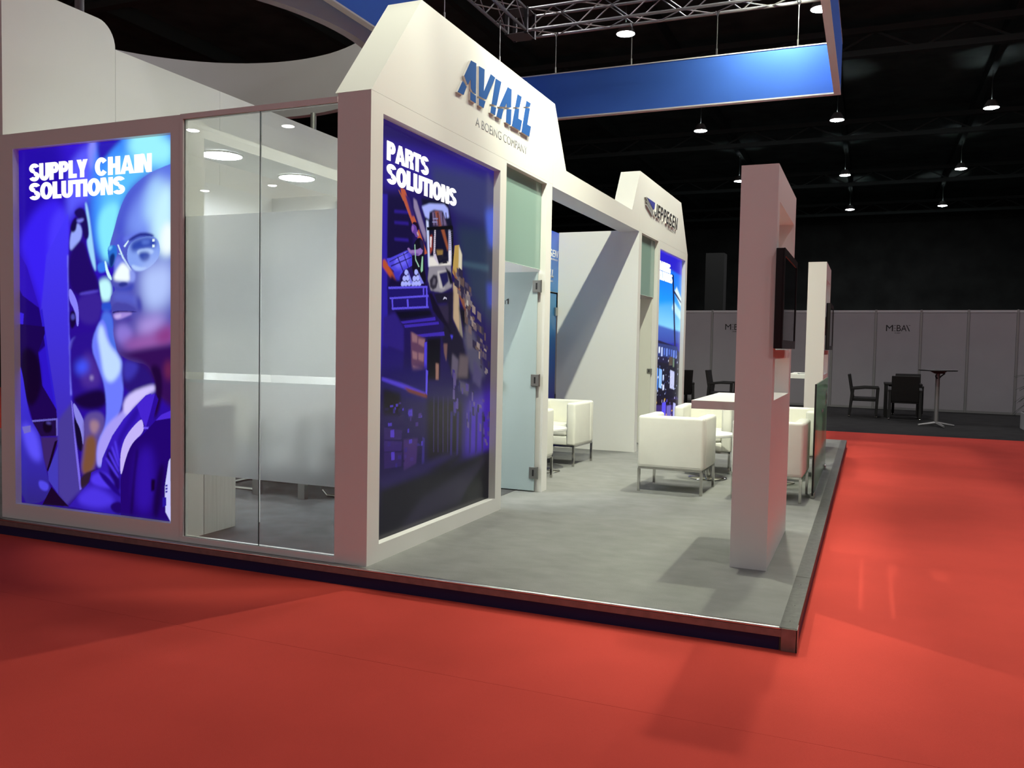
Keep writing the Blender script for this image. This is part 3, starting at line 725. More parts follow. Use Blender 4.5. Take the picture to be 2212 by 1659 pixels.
ART_STORE='''241668|120c2c|0|-31,1044 1171,1080 1252,-94 0,-28
2c1e8a||14|51,953 1012,1021 1018,935 55,839
34386c||24|391,938 1015,982 1024,830 647,836 441,869
283450||30|621,808 1014,830 1021,524 780,617 666,737
3f58c8||18|915,871 1017,892 1018,770 957,772 930,823
3a48a8||14|940,657 1013,660 1017,586 956,590
3c5468||8|689,707 960,712 961,695 700,696
140c3c||10|85,827 226,843 286,794 273,692 128,671 74,678
2c1e9c||3|48,823 88,827 89,679 107,385 50,387
2c1a8c||4|136,795 235,802 240,796 136,788
2c1a8c||4|136,768 236,775 241,768 137,762
2c1a8c||4|138,728 238,734 242,727 138,722
b4563c||2|177,853 209,852 386,708 359,703 185,835
30206a||3|209,841 242,836 286,794 261,791
8c7ea4||3|272,838 297,834 375,759 371,736 335,761 277,815
b4502c||3|60,669 75,672 161,627 138,621 60,654
10102c||6|331,846 548,861 607,785 606,690 396,674 374,773
a4aef8||3|337,824 398,838 520,849 554,841 565,818 531,813 511,830 435,826 399,816 396,797 364,801
6a5a80||4|417,818 501,829 551,795 428,784
8a4a3c||3|440,823 473,826 503,788 475,785
c8d4ff||3|373,793 391,792 410,675 396,674
c4bcd0||2|440,773 453,775 450,716 484,685 433,679
a04030||3|402,753 424,760 426,720 408,707
e8e0e8||2|406,753 420,754 417,725 408,727
904c34||3|494,781 523,784 564,736 555,726
b4b4d4||3|562,784 597,784 591,689 566,693
8c7040||3|459,722 516,726 512,708 469,708
080810||2|378,775 596,799 602,790 383,767
080810||2|576,806 600,784 615,690 601,690
e0dcd8||4|400,700 432,703 479,685 586,701 586,689 401,674
b49450||2|619,746 660,751 660,643 602,671
d4ccb4||3|658,750 688,726 688,619 656,624
b49c80||3|609,644 661,628 678,503 614,545
8c8478||4|662,603 710,490 678,500
6a5c5c||3|693,629 746,632 761,571 705,595
b0aca4||3|741,628 758,616 758,568 738,583
84503c||4|602,683 628,673 716,595 751,552 728,564 662,612
0c0a18||8|663,581 728,573 785,527 743,487 686,550
4a4860||14|761,571 856,472 944,374 793,390 711,487
18142c||8|570,618 615,623 609,539 700,493 794,371 622,375 517,486
5a5464||6|730,526 785,520 811,462 755,462
5c5058||8|681,443 768,439 760,378 663,380
8c8894||3|401,674 586,689 599,631 511,612 417,614 393,642
b8b4b8||4|470,667 567,675 530,622 491,623
2c2838||3|438,656 466,656 476,640 463,622 435,615 412,622 407,640
5c5868||4|439,647 457,645 453,630 430,629
1e1c50||3|485,662 557,672 568,645 520,624
100e20||3|537,683 587,670 609,641 584,637 558,663
18142c||3|445,606 570,615 561,587 474,581
c8c8e0||2|522,593 531,601 551,600 556,594 543,598
2c2440||6|475,575 571,581 574,532 534,537
~100c20||2|284,729 314,744 344,742 365,724 360,675 384,636 353,628 309,638 268,655 263,691 276,714
~241c44||4|322,740 349,740 363,724 358,697 336,719
~60409c||2|260,767 268,775 287,777 304,774 306,759 319,747 295,741 281,751 267,751 259,758
~8a5cb4||2|260,766 272,771 282,765 274,755 264,754
~1a0a24||1.5|265,773 276,780 300,781 318,773 315,760 303,761 297,770 280,773
~c09c94||2|298,755 308,758 320,749 310,746
9070b8||2|231,710 243,712 257,707 306,712 330,718 350,713 343,704 316,697 269,696 243,701
6a4a98||2|258,700 315,703 316,697 269,696
a0d0b8||1|284,723 290,724 297,688 325,670 320,668 292,685
8cc0a0||1.5|343,697 352,697 352,661 340,656 334,662
4a42d8||2|87,675 112,678 231,705 266,695 269,669 208,654 161,627 138,648 98,659
6862f2||6|140,675 223,699 244,687 232,670 168,655 140,661
8480ff||2|147,678 221,700 225,697 155,675
221a70||0.8|159,683 165,685 208,652 202,650
221a70||0.8|200,695 206,696 245,663 239,662
221a70||0.8|115,660 263,691 265,689 118,657
221a70||0.8|105,669 239,702 241,700 108,667
3a32c0||3|133,647 184,650 177,625 153,624
140c38||5|121,639 161,627 380,633 399,616 92,602
1a1630||1|413,816 419,817 430,783 423,782
1a1630||1|436,818 442,819 453,785 447,784
1a1630||1|464,821 470,822 481,787 475,787
1a1630||1|501,825 508,826 519,791 513,790
1a1630||1|532,828 539,829 550,794 544,793
8888b8||1.5|427,803 469,807 469,804 427,800
8888b8||1.5|423,794 465,798 465,795 423,791
54506c||0.6|440,770 453,772 453,770 440,769
6a6888||0.6|564,781 594,784 594,783 564,780
54506c||0.6|440,765 453,766 453,765 440,764
6a6888||0.6|564,776 594,778 594,777 564,775
54506c||0.6|440,760 453,761 453,760 440,759
6a6888||0.6|564,770 594,773 594,772 564,769
54506c||0.6|440,755 453,756 453,755 440,754
6a6888||0.6|565,765 595,767 595,766 565,764
54506c||0.6|441,749 454,751 454,749 441,748
6a6888||0.6|565,760 595,762 595,761 565,758
54506c||0.6|441,744 454,745 454,744 441,743
6a6888||0.6|565,754 595,756 595,755 565,753
54506c||0.6|441,739 454,740 454,739 441,738
6a6888||0.6|565,749 595,751 595,750 565,747
54506c||0.6|441,734 454,735 454,734 441,733
6a6888||0.6|566,743 596,745 596,744 566,742
54506c||0.6|442,728 455,729 455,728 442,727
6a6888||0.6|566,738 596,740 596,739 566,737
54506c||0.6|442,723 455,724 455,723 442,722
6a6888||0.6|566,732 596,735 596,733 566,731
54506c||0.6|442,718 455,719 455,718 442,717
6a6888||0.6|566,727 596,729 596,728 567,726
54506c||0.6|442,713 455,714 455,712 442,711
6a6888||0.6|567,721 597,724 597,722 567,720
e4e0e8||2|565,727 586,731 588,701 570,694
1c1a2c||2|507,708 555,711 556,705 507,702
1c1a2c||2|517,699 546,701 556,693 512,690
1c1a2c||2|469,709 516,714 507,696 474,694
a8b0ff||1|240,651 236,645 226,643 216,644 212,649 217,655 227,657 237,655
a8b0ff||1|315,655 310,650 300,647 289,649 286,654 290,660 301,662 311,660
a8b0ff||1|227,635 223,629 213,627 203,629 199,634 204,639 214,641 224,639
a8b0ff||1|252,637 247,632 237,629 227,631 223,636 228,642 238,644 248,642
a8b0ff||1|302,639 298,633 288,631 277,632 273,638 278,643 289,645 299,643
a8b0ff||1|328,641 324,636 313,633 303,635 299,640 304,646 314,648 325,646
a8b0ff||1|215,620 211,615 201,612 191,614 188,619 192,625 202,627 212,625
a8b0ff||1|238,622 234,617 224,614 214,616 210,621 215,626 225,628 235,626
a8b0ff||1|263,624 259,619 249,616 239,618 235,623 239,628 250,631 260,628
a8b0ff||1|293,625 288,619 278,617 268,618 264,624 269,629 279,631 289,629
a8b0ff||1|317,627 313,621 303,619 292,620 288,626 293,631 304,633 314,631
a8b0ff||1|342,628 338,623 327,620 316,622 312,627 317,633 328,635 338,633
7c80e8||2|237,656 276,625 255,624
7c80e8||2|313,658 362,629 336,627
1c1268||4|92,608 389,624 474,578 419,564 132,553
5c50e4||1.5|99,608 389,624 391,619 103,603
5c50e4||1.5|108,583 399,601 401,596 112,579
5c50e4||1.5|124,559 400,572 405,567 128,554
5c50e4||1.5|354,620 364,620 365,600 355,598
5c50e4||1.5|379,621 389,621 396,572 382,570
5c50e4||1.5|231,584 244,584 248,565 236,563
5c50e4||1.5|123,579 133,580 136,560 128,558
3a28a8||2|188,527 457,545 462,536 205,522
3a28a8||2|213,519 486,533 491,526 221,512
3a28a8||2|289,495 535,507 541,496 298,489
0a0820||5|140,552 410,564 438,547 188,530
100a24||4|399,607 426,608 616,496 606,486 565,517 476,545 438,562
4a44d8||3|590,499 616,497 606,486
2a1c78||6|71,535 148,548 213,511 215,450 66,469
201466||6|66,469 215,450 210,383 54,387
5a3a58||4|263,503 377,487 381,380 276,399
8a6470||4|272,501 315,493 316,475 277,478
8a6470||4|324,487 375,484 369,464 324,473
8a6470||4|278,455 317,450 317,432 283,435
8a6470||4|325,450 370,447 366,426 326,432
8a6470||4|283,418 362,409 363,388 289,398
4a3cd0||2|373,476 394,479 395,379 372,380
0a0818||6|395,488 507,492 503,377 400,379
6c5050||4|532,474 567,474 559,425 538,449
8c6860||3|467,422 493,419 493,377 469,378
1a0f58||10|52,411 397,414 401,319 53,362
4a38c0||3|63,392 205,374 387,345 387,336 206,362 63,384
6a3428||3|217,365 400,340 400,330 253,351
0a0618||8|74,365 195,350 197,296 76,301
2a1a58||2|82,271 210,256 205,233 83,241
2c1a60||2|83,239 211,228 206,205 84,212
281856||2|84,210 212,201 207,166 86,170
382060||3|222,232 329,229 320,164 225,152
4a34b0||2|126,261 153,261 154,242 126,244
4a34b0||2|133,207 157,206 158,186 134,187
4a34b0||3|254,305 284,306 285,288 257,289
5648d4||2|387,406 404,402 400,338 387,345
2c2070||2|366,230 385,225 384,159 363,157
0e0a1c||14|400,328 706,308 729,153 542,116 408,140
2a2050||2|452,334 460,334 464,182 456,183
2a2050||2|489,333 497,333 501,179 493,180
2a2050||2|532,332 541,331 545,176 537,177
2a2050||2|574,330 582,330 587,173 579,174
3a1c9c||34|767,306 1011,335 1006,132 744,152
241660||4|604,286 624,285 622,162 605,163
241660||4|662,283 683,282 680,161 663,158
241660||4|722,280 743,279 741,160 723,154
241660||4|784,278 806,277 803,159 784,149
241660||4|847,275 870,274 867,158 848,144
241660||4|913,272 936,271 933,157 914,139
5c5468||5|611,447 670,429 658,372 606,390
4c4660||6|673,371 779,355 766,324 674,345
443c68||8|822,432 906,385 892,343 810,368
0c0a1a||14|60,125 626,135 1005,152 1015,-15 33,-7
201c30||16|361,66 938,128 1006,132 720,27 196,5
0a0a14||8|780,58 981,124 997,-3 691,8
1e1448||10|60,152 225,156 540,168 713,164 408,136 71,124
5c4a48||1.5|869,531 908,522 909,502 870,512
6c5c60||1.5|644,682 685,673 686,645 645,654
2a2440||1.5|790,598 809,594 810,581 791,586
746a70||1.5|689,625 731,616 731,605 690,614
6c5c60||1.5|668,668 690,663 691,634 669,639
4a4058||1.5|682,626 727,616 728,602 683,612
3a3048||1.5|833,540 873,531 875,511 834,521
8c7c78||1.5|722,592 742,588 743,579 723,583
8c7c78||1.5|923,464 951,457 952,450 923,457
6c5c60||1.5|910,454 933,448 934,432 911,437
5c4a48||1.5|754,643 782,637 783,621 755,627
4a4058||1.5|885,464 897,461 897,454 885,457
3a3048||1.5|894,526 914,521 916,501 895,505
2a2440||1.5|736,587 775,578 776,568 736,577
4a4058||1.5|883,460 905,455 906,433 884,439
5c4a48||1.5|756,606 782,600 784,575 758,581
2a2440||1.5|679,663 724,653 726,632 680,641
5c4a48||1.5|925,510 939,507 940,484 926,487
2a2440||1.5|887,414 905,409 905,400 888,405
746a70||1.5|733,561 749,557 750,541 734,545
3a3048||1.5|740,650 761,646 762,619 741,624
3a3048||1.5|667,646 713,636 714,621 668,631
2a2440||1.5|967,426 989,420 990,401 968,406
3a3048||1.5|878,480 901,474 901,465 879,471
4a4058||1.5|918,452 952,444 953,425 919,433
746a70||1.5|650,656 697,646 698,629 651,640
5c4a48||1.5|886,461 898,458 899,447 887,451
8c7c78||1.5|846,483 878,475 879,457 847,465
746a70||1.5|941,405 969,397 970,385 942,392
746a70||1.5|731,624 774,614 775,593 732,603
746a70||1.5|733,577 777,567 778,551 734,561
4a4058||1.5|719,652 748,646 749,631 720,637
2a2440||1.5|777,534 817,525 818,509 778,519
5c4a48||1.5|674,668 713,660 714,631 675,640
2a2440||1.5|849,502 882,494 883,477 850,485
746a70||1.5|934,395 956,390 957,382 934,388
6c5c60||1.5|881,493 906,487 906,477 881,483
3a3048||1.5|887,431 908,426 909,412 888,417
8c7c78||1.5|777,557 809,549 810,538 778,545
746a70||1.5|632,674 665,668 665,656 633,663
5c4a48||1.5|865,557 888,552 889,539 866,545
746a70||1.5|753,606 794,597 795,581 754,590
3a3048||1.5|827,533 845,529 845,515 827,519
6c5c60||1.5|1030,438 1048,434 1049,415 1031,420
5c4a48||1.5|745,583 776,576 777,562 746,569
3a3048||1.5|753,576 777,570 778,544 754,550
8c7c78||1.5|794,590 828,582 829,560 795,568
8c7c78||1.5|791,544 834,534 835,518 792,528
6c5c60||1.5|649,629 698,618 699,605 650,616
3a3048||1.5|941,473 966,467 966,456 941,462
8c7c78||1.5|868,455 884,451 885,429 869,433
6c5c60||1.5|847,573 887,564 888,540 848,550
2a2440||1.5|620,659 663,650 664,628 621,637
6c5c60||1.5|807,537 842,529 843,511 808,520
4a4058||1.5|641,687 663,683 664,659 643,664
2a2440||1.5|659,689 698,681 699,657 660,665
2a2440||1.5|892,529 918,523 919,505 893,511
2a2440||1.5|684,630 703,625 704,600 686,605
4a4058||1.5|908,477 932,471 932,460 909,465
5c4a48||1.5|798,558 822,552 823,542 799,548
6c5c60||1.5|769,524 790,519 790,511 769,516
2a2440||1.5|804,489 842,479 843,456 805,466
6c5c60||1.5|760,531 792,523 793,501 761,509
5c4a48||1.5|832,471 867,462 868,453 833,462
2a2440||1.5|719,639 743,634 744,614 720,619
5c4a48||1.5|723,557 755,549 756,528 724,536
2a2440||1.5|675,642 713,634 714,615 676,623
5c4a48||1.5|719,570 739,565 740,546 720,551
4a4058||1.5|767,626 790,621 791,612 767,617
8c7c78||1.5|738,627 759,623 760,610 739,615
241c58||2|780,312 795,310 795,299 780,301
1a1440||2|646,326 659,323 660,308 647,310
3a2a78||2|780,312 800,308 802,278 782,281
4a3a80||2|912,311 938,307 939,299 913,302
3a2a78||2|977,241 1004,236 1006,218 978,222
1a1440||2|990,208 1019,202 1019,194 991,198
241c58||2|753,269 770,266 772,235 755,237
241c58||2|915,268 941,263 941,250 916,254
1a1440||2|919,260 947,255 948,239 920,243
3a2a78||2|995,261 1013,258 1013,251 996,253
56487c||2|625,385 637,383 639,348 627,349
1a1440||2|860,290 881,286 881,272 861,275
4a3a80||2|966,258 988,254 989,244 967,247
1a1440||2|642,304 667,300 668,276 644,279
4a3a80||2|705,350 719,348 720,330 706,332
241c58||2|629,306 646,303 647,271 631,273
4a3a80||2|976,210 1002,205 1002,191 977,195
4a3a80||2|658,322 674,319 675,290 659,292
1a1440||2|628,327 648,323 650,294 630,296
56487c||2|764,250 782,246 783,229 765,232
4a3a80||2|743,362 771,357 772,337 744,340
241c58||2|676,368 689,365 690,339 677,341
3a2a78||2|615,404 638,400 639,378 616,380
3a2a78||2|629,313 653,308 654,282 630,285
56487c||2|882,296 908,291 909,282 882,286
3a2a78||2|633,378 645,376 646,353 634,355
3a2a78||2|634,311 652,308 654,279 635,282
4a3a80||2|977,270 1003,265 1004,249 978,253
1a1440||2|808,339 826,336 826,324 808,326
1a1440||2|992,269 1007,266 1008,249 993,251
56487c||2|622,348 640,345 642,318 623,320
56487c||2|805,334 818,332 819,307 806,308
56487c||2|959,178 982,173 983,164 959,167
4a3a80||2|648,313 672,309 673,289 649,293
1a1440||2|812,292 837,287 838,262 814,265
4a3a80||2|862,298 883,294 884,281 863,284
241c58||2|918,206 947,200 948,192 919,196
4a3a80||2|755,277 767,274 768,257 755,259
3a2a78||2|827,290 853,285 854,264 828,267
56487c||2|890,238 907,234 909,212 891,214
56487c||2|821,306 839,303 840,291 822,294
1a1440||2|866,296 880,293 881,270 867,272
56487c||2|623,395 649,390 650,357 625,360
56487c||2|945,189 969,184 970,173 946,177
1a1440||2|658,374 675,371 676,356 659,358
4a3a80||2|930,221 945,218 946,201 931,204
4030a0||1.5|252,301 277,301 278,293 252,293
4030a0||1.5|108,280 135,279 135,271 109,272
4030a0||1.5|121,322 143,322 143,317 122,317
4030a0||1.5|357,219 370,219 370,207 358,207
3a2470||1.5|268,290 278,290 278,277 269,277
180e40||1.5|213,181 230,180 231,175 213,176
3a2470||1.5|310,271 331,271 331,260 310,260
2a1a70||1.5|180,196 205,194 206,184 180,186
4030a0||1.5|250,258 262,258 262,247 250,247
180e40||1.5|180,312 197,312 197,302 180,302
4030a0||1.5|333,288 361,287 361,281 333,281
2a1a70||1.5|325,216 352,215 353,208 325,209
2a1a70||1.5|106,234 127,233 127,222 106,223
4030a0||1.5|161,324 177,324 177,317 162,317
2a1a70||1.5|230,211 249,211 249,199 231,200
3a2470||1.5|228,194 245,193 246,184 229,184
4030a0||1.5|152,316 163,316 163,310 153,309
2a1a70||1.5|163,177 178,177 178,166 164,167
180e40||1.5|86,317 113,317 113,311 86,311
3a2470||1.5|273,183 298,182 299,173 273,174
4030a0||1.5|209,311 220,312 220,305 209,305
3a2470||1.5|183,327 200,327 200,322 183,322
180e40||1.5|339,217 358,216 358,212 339,212
2a1a70||1.5|143,313 158,313 158,302 143,302
3a2470||1.5|332,293 356,293 356,282 332,282
4030a0||1.5|262,229 285,229 285,219 262,219
a8603c||1|161,846 168,846 202,824 197,823'''

im = raster(ART_STORE, 380, 580)
p2 = sheet('poster', im, ('x', XF - .06), 4.632, 6.455, .232, 2.94, PRINT2, tw, 'dark violet poster of a warehouse lift truck')
headline('poster_lettering', 'PARTS', ('x', XF - .059), 4.774, 5.332, 2.690, 2.812, GLOWTXT, tw)
headline('poster_lettering', 'SOLUTIONS', ('x', XF - .059), 4.774, 5.772, 2.545, 2.670, GLOWTXT, tw)
# cockpit poster
def cockpit(w, h):
    L_ = ['1616a0||0|0,0 1000,0 1000,1000 0,1000', '2a22c8||8|0,880 1000,860 1000,1000 0,1000',
          '1c6af0|1fa4f4|6|0,640 1000,640 1000,905 0,930', '2a9cf0|8ad4fa|20|0,560 1000,560 1000,760 0,700',
          'd8f0ff||10|700,800 1000,720 1000,770 800,830', 'b8e4ff||10|600,700 1000,640 1000,690 700,740',
          '4468c0|3040a0|6|0,490 1000,500 1000,570 0,600', '101848||3|600,900 660,890 820,480 760,480', '101848||4|640,800 1000,740 1000,752 650,815',
          '14143c|1a1230|3|0,0 1000,0 1000,440 850,480 0,520']
    rnd = random.Random(3)
    def rect(c, u0, v0, u1, v1, b=2, sk=0): L_.append('%s||%d|%d,%d %d,%d %d,%d %d,%d' % (c, b, u0, v0, u1, v0 - sk, u1, v1 - sk, u0, v1))
    rect('2a3a78', 30, 430, 900, 500, 3, 20)
    for i in range(9): rect(rnd.choice(['b8c8ff', '7090e8', 'd8e4ff', '506cc8']), 60 + i * 95, 440 - i * 3 + rnd.randint(-8, 8), 60 + i * 95 + 55, 480 - i * 3, 2)
    for i in range(16): rect(rnd.choice(['dfe6ff', '6a7cd0', '9ab0ff']), rnd.randint(60, 880), rnd.randint(395, 445), 0, 0, 1) if 0 else None
    rect('0c0c24', 0, 150, 1000, 400, 4, 30)
    rect('4a8cf0', 20, 250, 160, 370, 3, 10); rect('88b8ff', 190, 255, 300, 360, 3, 10); rect('c8d8ff', 330, 290, 380, 320, 2)
    rect('c0c4e8', 620, 240, 800, 345, 4, 14); rect('50443c', 560, 370, 700, 420, 4); rect('688068', 720, 360, 780, 410, 4)
    rect('d0d8ff', 330, 235, 400, 265, 2)
    rect('3a2c6c', 0, 0, 1000, 170, 8, 0); rect('181024', 0, 165, 1000, 200, 4, 40)
    for i in range(40):
        u = rnd.randint(20, 960); v = rnd.randint(10, 190); rect(rnd.choice(['8a78d8', 'd0a060', 'c8c0ff', '5a4cc0', 'e0b040']), u, v, u + rnd.randint(12, 40), v + rnd.randint(4, 16), 1)
    rect('5a50e8', 330, 70, 480, 165, 3); rect('6c64b8', 520, 20, 680, 140, 4); rect('b0b4f0', 780, 60, 880, 150, 3, 10); rect('c8c8e8', 330, 20, 430, 60, 3)
    for i in range(60):
        u = rnd.randint(20, 960); v = rnd.randint(200, 420); rect(rnd.choice(['c8d4ff', '6070c0', 'f0f4ff', '40488c']), u, v, u + rnd.randint(8, 26), v + rnd.randint(3, 9), 1)
    return raster('\n'.join(x for x in L_ if x), w, h)
sheet('poster', cockpit(110, 240), ('x', XF - .045), 12.2, 13.98, .232, 2.94, print_mat('bright_backlit_print', 1.15), tj, 'bright blue poster of an aircraft cockpit')
headline('poster_lettering', 'TRAINING', ('x', XF - .044), 12.26, 13.125, 2.655, 2.79, GLOWTXT, tj)
headline('poster_lettering', 'SOLUTIONS', ('x', XF - .044), 12.26, 13.275, 2.512, 2.645, GLOWTXT, tj)
# raised blue letters, each cut by a sweeping gap
AV = [[(5.727, 3.597), (5.816, 3.603), (5.816, 3.377), (5.765, 3.379), (5.731, 3.396), (5.724, 3.463), (5.678, 3.407), (5.649, 3.427), (5.618, 3.455)],
 [(5.593, 3.41), (5.618, 3.403), (5.659, 3.388), (5.611, 3.315), (5.516, 3.312)], [(5.724, 3.37), (5.755, 3.366), (5.817, 3.367), (5.819, 3.311), (5.726, 3.312)],
 [(5.863, 3.598), (5.964, 3.603), (5.956, 3.434), (6.078, 3.602), (6.163, 3.599), (6.003, 3.388), (5.935, 3.382), (5.871, 3.379)],
 [(5.872, 3.362), (5.936, 3.366), (5.988, 3.37), (5.957, 3.312), (5.874, 3.312)],
 [(6.173, 3.596), (6.282, 3.6), (6.198, 3.393), (6.104, 3.381)], [(6.096, 3.362), (6.19, 3.376), (6.172, 3.312), (6.086, 3.311)],
 [(6.412, 3.597), (6.492, 3.6), (6.489, 3.454), (6.401, 3.432), (6.396, 3.468), (6.358, 3.425), (6.25, 3.4)],
 [(6.23, 3.378), (6.337, 3.404), (6.294, 3.312), (6.198, 3.31)], [(6.398, 3.417), (6.496, 3.441), (6.49, 3.312), (6.388, 3.31)],
 [(6.62, 3.597), (6.71, 3.6), (6.666, 3.501), (6.574, 3.48)], [(6.569, 3.465), (6.661, 3.488), (6.645, 3.404), (6.728, 3.406), (6.695, 3.315), (6.511, 3.31)],
 [(6.82, 3.597), (6.915, 3.6), (6.896, 3.565), (6.798, 3.541)], [(6.795, 3.528), (6.9, 3.554), (6.846, 3.403), (6.933, 3.406), (6.898, 3.312), (6.721, 3.31)]]
for poly in AV:
    poly = [(y * 1.0180, 1.52 + (z - 1.52) * 1.0180) for y, z in poly]
    b = part('raised_letter', MB().prism(poly, XF + .001, XF + .018, 0), LETW, tw, label='white sided letter piece')
    part('letter_face', MB().prism(poly, XF + .018, XF + .020, 0), BLUELET, b, label='blue letter face')
lettering('small_lettering', 'A BOEING COMPANY', ('x', XF), 5.965, 7.02, 3.187, 3.256, GREYTXT, tw, -.004, 0, 1.0, .001)
part('registered_mark', MB().lathe([(.008, -.001), (.011, -.001), (.011, .001), (.008, .001)], (0, 0, 0), 10, True), GREYTXT, tw, local=True)
o = bpy.data.objects['registered_mark']; o.rotation_euler = (0, PI / 2, 0); o.location = Vector((XF + .002, 7.0, 3.325)) - tw.location
# second brand: emblem and black italic letters
def raised(poly, M, d=.04, lab=None): return part('emblem_piece', MB().prism(poly, XF, XF + d, 0), M, tj, label=lab)
raised([(11.295, 3.515), (11.735, 3.515), (11.70, 3.43), (11.66, 3.41)], mat('emblem_blue', (.02, .03, .30), .4), .024, 'dark blue wedge')
SILV = mat('emblem_silver', (.45, .45, .44), .35, metal=.5)
raised([(11.22, 3.51), (11.285, 3.526), (11.66, 3.40), (11.64, 3.385)], SILV, .02, 'silver stripe')
raised([(11.24, 3.463), (11.293, 3.479), (11.66, 3.38), (11.64, 3.352)], SILV, .02)
raised([(11.262, 3.414), (11.304, 3.431), (11.655, 3.345), (11.64, 3.315)], SILV, .02)
jl = headline('raised_lettering', 'JEPPESEN', ('x', XF + .001), 11.72, 13.25, 3.335, 3.52, LETW, tj, .15, .20, .02, .21, .165, 'raised italic letters with pale sides')
headline('letter_faces', 'JEPPESEN', ('x', XF + .021), 11.72, 13.25, 3.335, 3.52, BLKTXT, jl, .15, .20, .003, .21, .165, 'black letter faces')
lettering('small_lettering', 'A BOEING COMPANY', ('x', XF), 12.60, 13.22, 3.268, 3.305, mat('pale_grey_lettering', (.45, .45, .44), .5), tj, 0, 0, 1, .003)

# beam joining the two towers over the lounge opening
lb = thing('lintel_beam', 'white beam spanning the lounge opening between the two towers', 'beam', (XF, 9.34, 3.03))
part('casing', MB().box(XB - .02, XF, 7.692, 10.988, 3.03, 3.25), WHITE, lb)

# glass doors, both swung open into the rooms
def glass_door(label, y):
    t = thing('glass_door', label, 'door', (-2.9, y, PZ + .01))
    part('pane', MB().box(-3.84, -2.905, y, y + .012, PZ + .012, 2.205), DOORG, t)
    for z in (2.07, 1.185, .305):
        h = part('hinge', MB().box(-2.952, -2.872, y - .012, y + .022, z - .055, z + .055), STEEL, t, bevel=.002)
        part('hinge_slot', MB().box(-2.918, -2.904, y - .016, y - .010, z - .03, z + .03), BLACK, h)
        part('hinge_pin', MB().bar((-2.868, y - .004, z - .058), (-2.868, y - .004, z + .058), .007, 8), STEEL, h)
    return t
d1 = glass_door('pale frosted glass door numbered 1, open beside the warehouse poster', 7.50)
part('numeral', MB().prism([(-3.209, 1.903), (-3.196, 1.903), (-3.196, 1.955), (-3.206, 1.955), (-3.221, 1.943), (-3.221, 1.934), (-3.209, 1.941)], 7.497, 7.499, 1), BLKTXT, d1)
part('numeral_dot', MB().box(-3.235, -3.229, 7.497, 7.499, 1.903, 1.94), BLKTXT, d1)
part('handle', MB().bar((-3.262, 7.47, 1.09), (-3.262, 7.47, 1.19), .009, 8).bar((-3.262, 7.47, 1.10), (-3.262, 7.50, 1.10), .006, 6).bar((-3.262, 7.47, 1.18), (-3.262, 7.50, 1.18), .006, 6), BLACK, d1)
d2 = thing('glass_door', 'white frosted glass door with a small steel lock, open beside the cockpit poster', 'door', (-2.9, 12.05, PZ + .01))
part('pane', MB().box(-3.84, -2.905, 12.05, 12.062, PZ + .012, 2.205), DOORW, d2)
part('lock', MB().box(-2.955, -2.885, 12.03, 12.08, 1.14, 1.21), STEEL, d2, bevel=.008)
part('keyhole', MB().box(-2.926, -2.914, 12.027, 12.031, 1.155, 1.195), BLACK, d2)

# ------------------------------------------------------------------ the lounge recess behind the beam
struct('wall_lounge', MB().box(-3.96, XB, 10.995, 11.06, PZ, 3.05), WHITE, 'white side wall of the lounge recess, crossed by a slanting shadow', 'wall')
bw = thing('blue_wall', 'blue printed rear wall of the lounge with white lettering', 'wall panel', (-3.965, 9.4, PZ))
def blue_print(z0, z1, w, h):
    g = np.linspace(z0, z1, h); st = [(0.1, '14145a'), (.8, '1a1c78'), (1.4, '2058a0'), (2.1, '3a88b8'), (2.4, '3c80c8'), (3.05, '2c4cb4')]
    cs = np.array([hexc(c) for _, c in st]); zs = [z for z, _ in st]
    return np.repeat(np.stack([np.interp(g, zs, cs[:, k]) for k in range(3)], 1)[:, None, :], w, 1)
PRINTB = print_mat('blue_wall_print', 0.18, 0.9)  # faint glow added to the print; this wall holds no lamp
part('board', MB().box(-3.99, -3.962, 7.70, 10.99, 2.235, 3.04), WHITE, bw)
part('board', MB().box(-3.99, -3.962, 7.70, 10.1, PZ, 2.235), WHITE, bw)
sheet('print', blue_print(2.235, 3.04, 4, 30), ('x', -3.958), 7.70, 10.993, 2.235, 3.04, PRINTB, bw)
sheet('print', blue_print(PZ, 2.235, 4, 60), ('x', -3.958), 7.70, 10.1, PZ, 2.235, PRINTB, bw)
headline('wall_lettering', 'JEPPESEN', ('x', -3.957), 10.1, 10.965, 2.700, 2.795, WHTXT, bw, .10, .2, .002, .2, .18)
lettering('wall_lettering', 'A BOEING COMPANY', ('x', -3.957), 10.2, 10.96, 2.655, 2.678, WHTXT, bw)
lettering('wall_lettering', 'AVIALL', ('x', -3.957), 10.3, 10.80, 2.42, 2.53, WHTXT, bw, .05, .25, .95)
lettering('wall_lettering', 'A BOEING COMPANY', ('x', -3.957), 10.0, 10.79, 2.36, 2.385, WHTXT, bw)
bd = thing('blue_glass_door', 'narrow blue glass store door set in the blue lounge wall', 'door', (-3.99, 10.55, PZ + .01))
sheet('print', blue_print(PZ + .012, 2.215, 4, 60), ('x', -3.975), 10.11, 10.985, PZ + .012, 2.215, PRINTB, bd)
part('pane', MB().box(-3.99, -3.977, 10.11, 10.985, PZ + .012, 2.215), WHITE, bd)
for z in (1.975, .35): part('hinge', MB().box(-3.976, -3.95, 10.90, 10.99, z - .055, z + .055), STEEL, bd, bevel=.002)

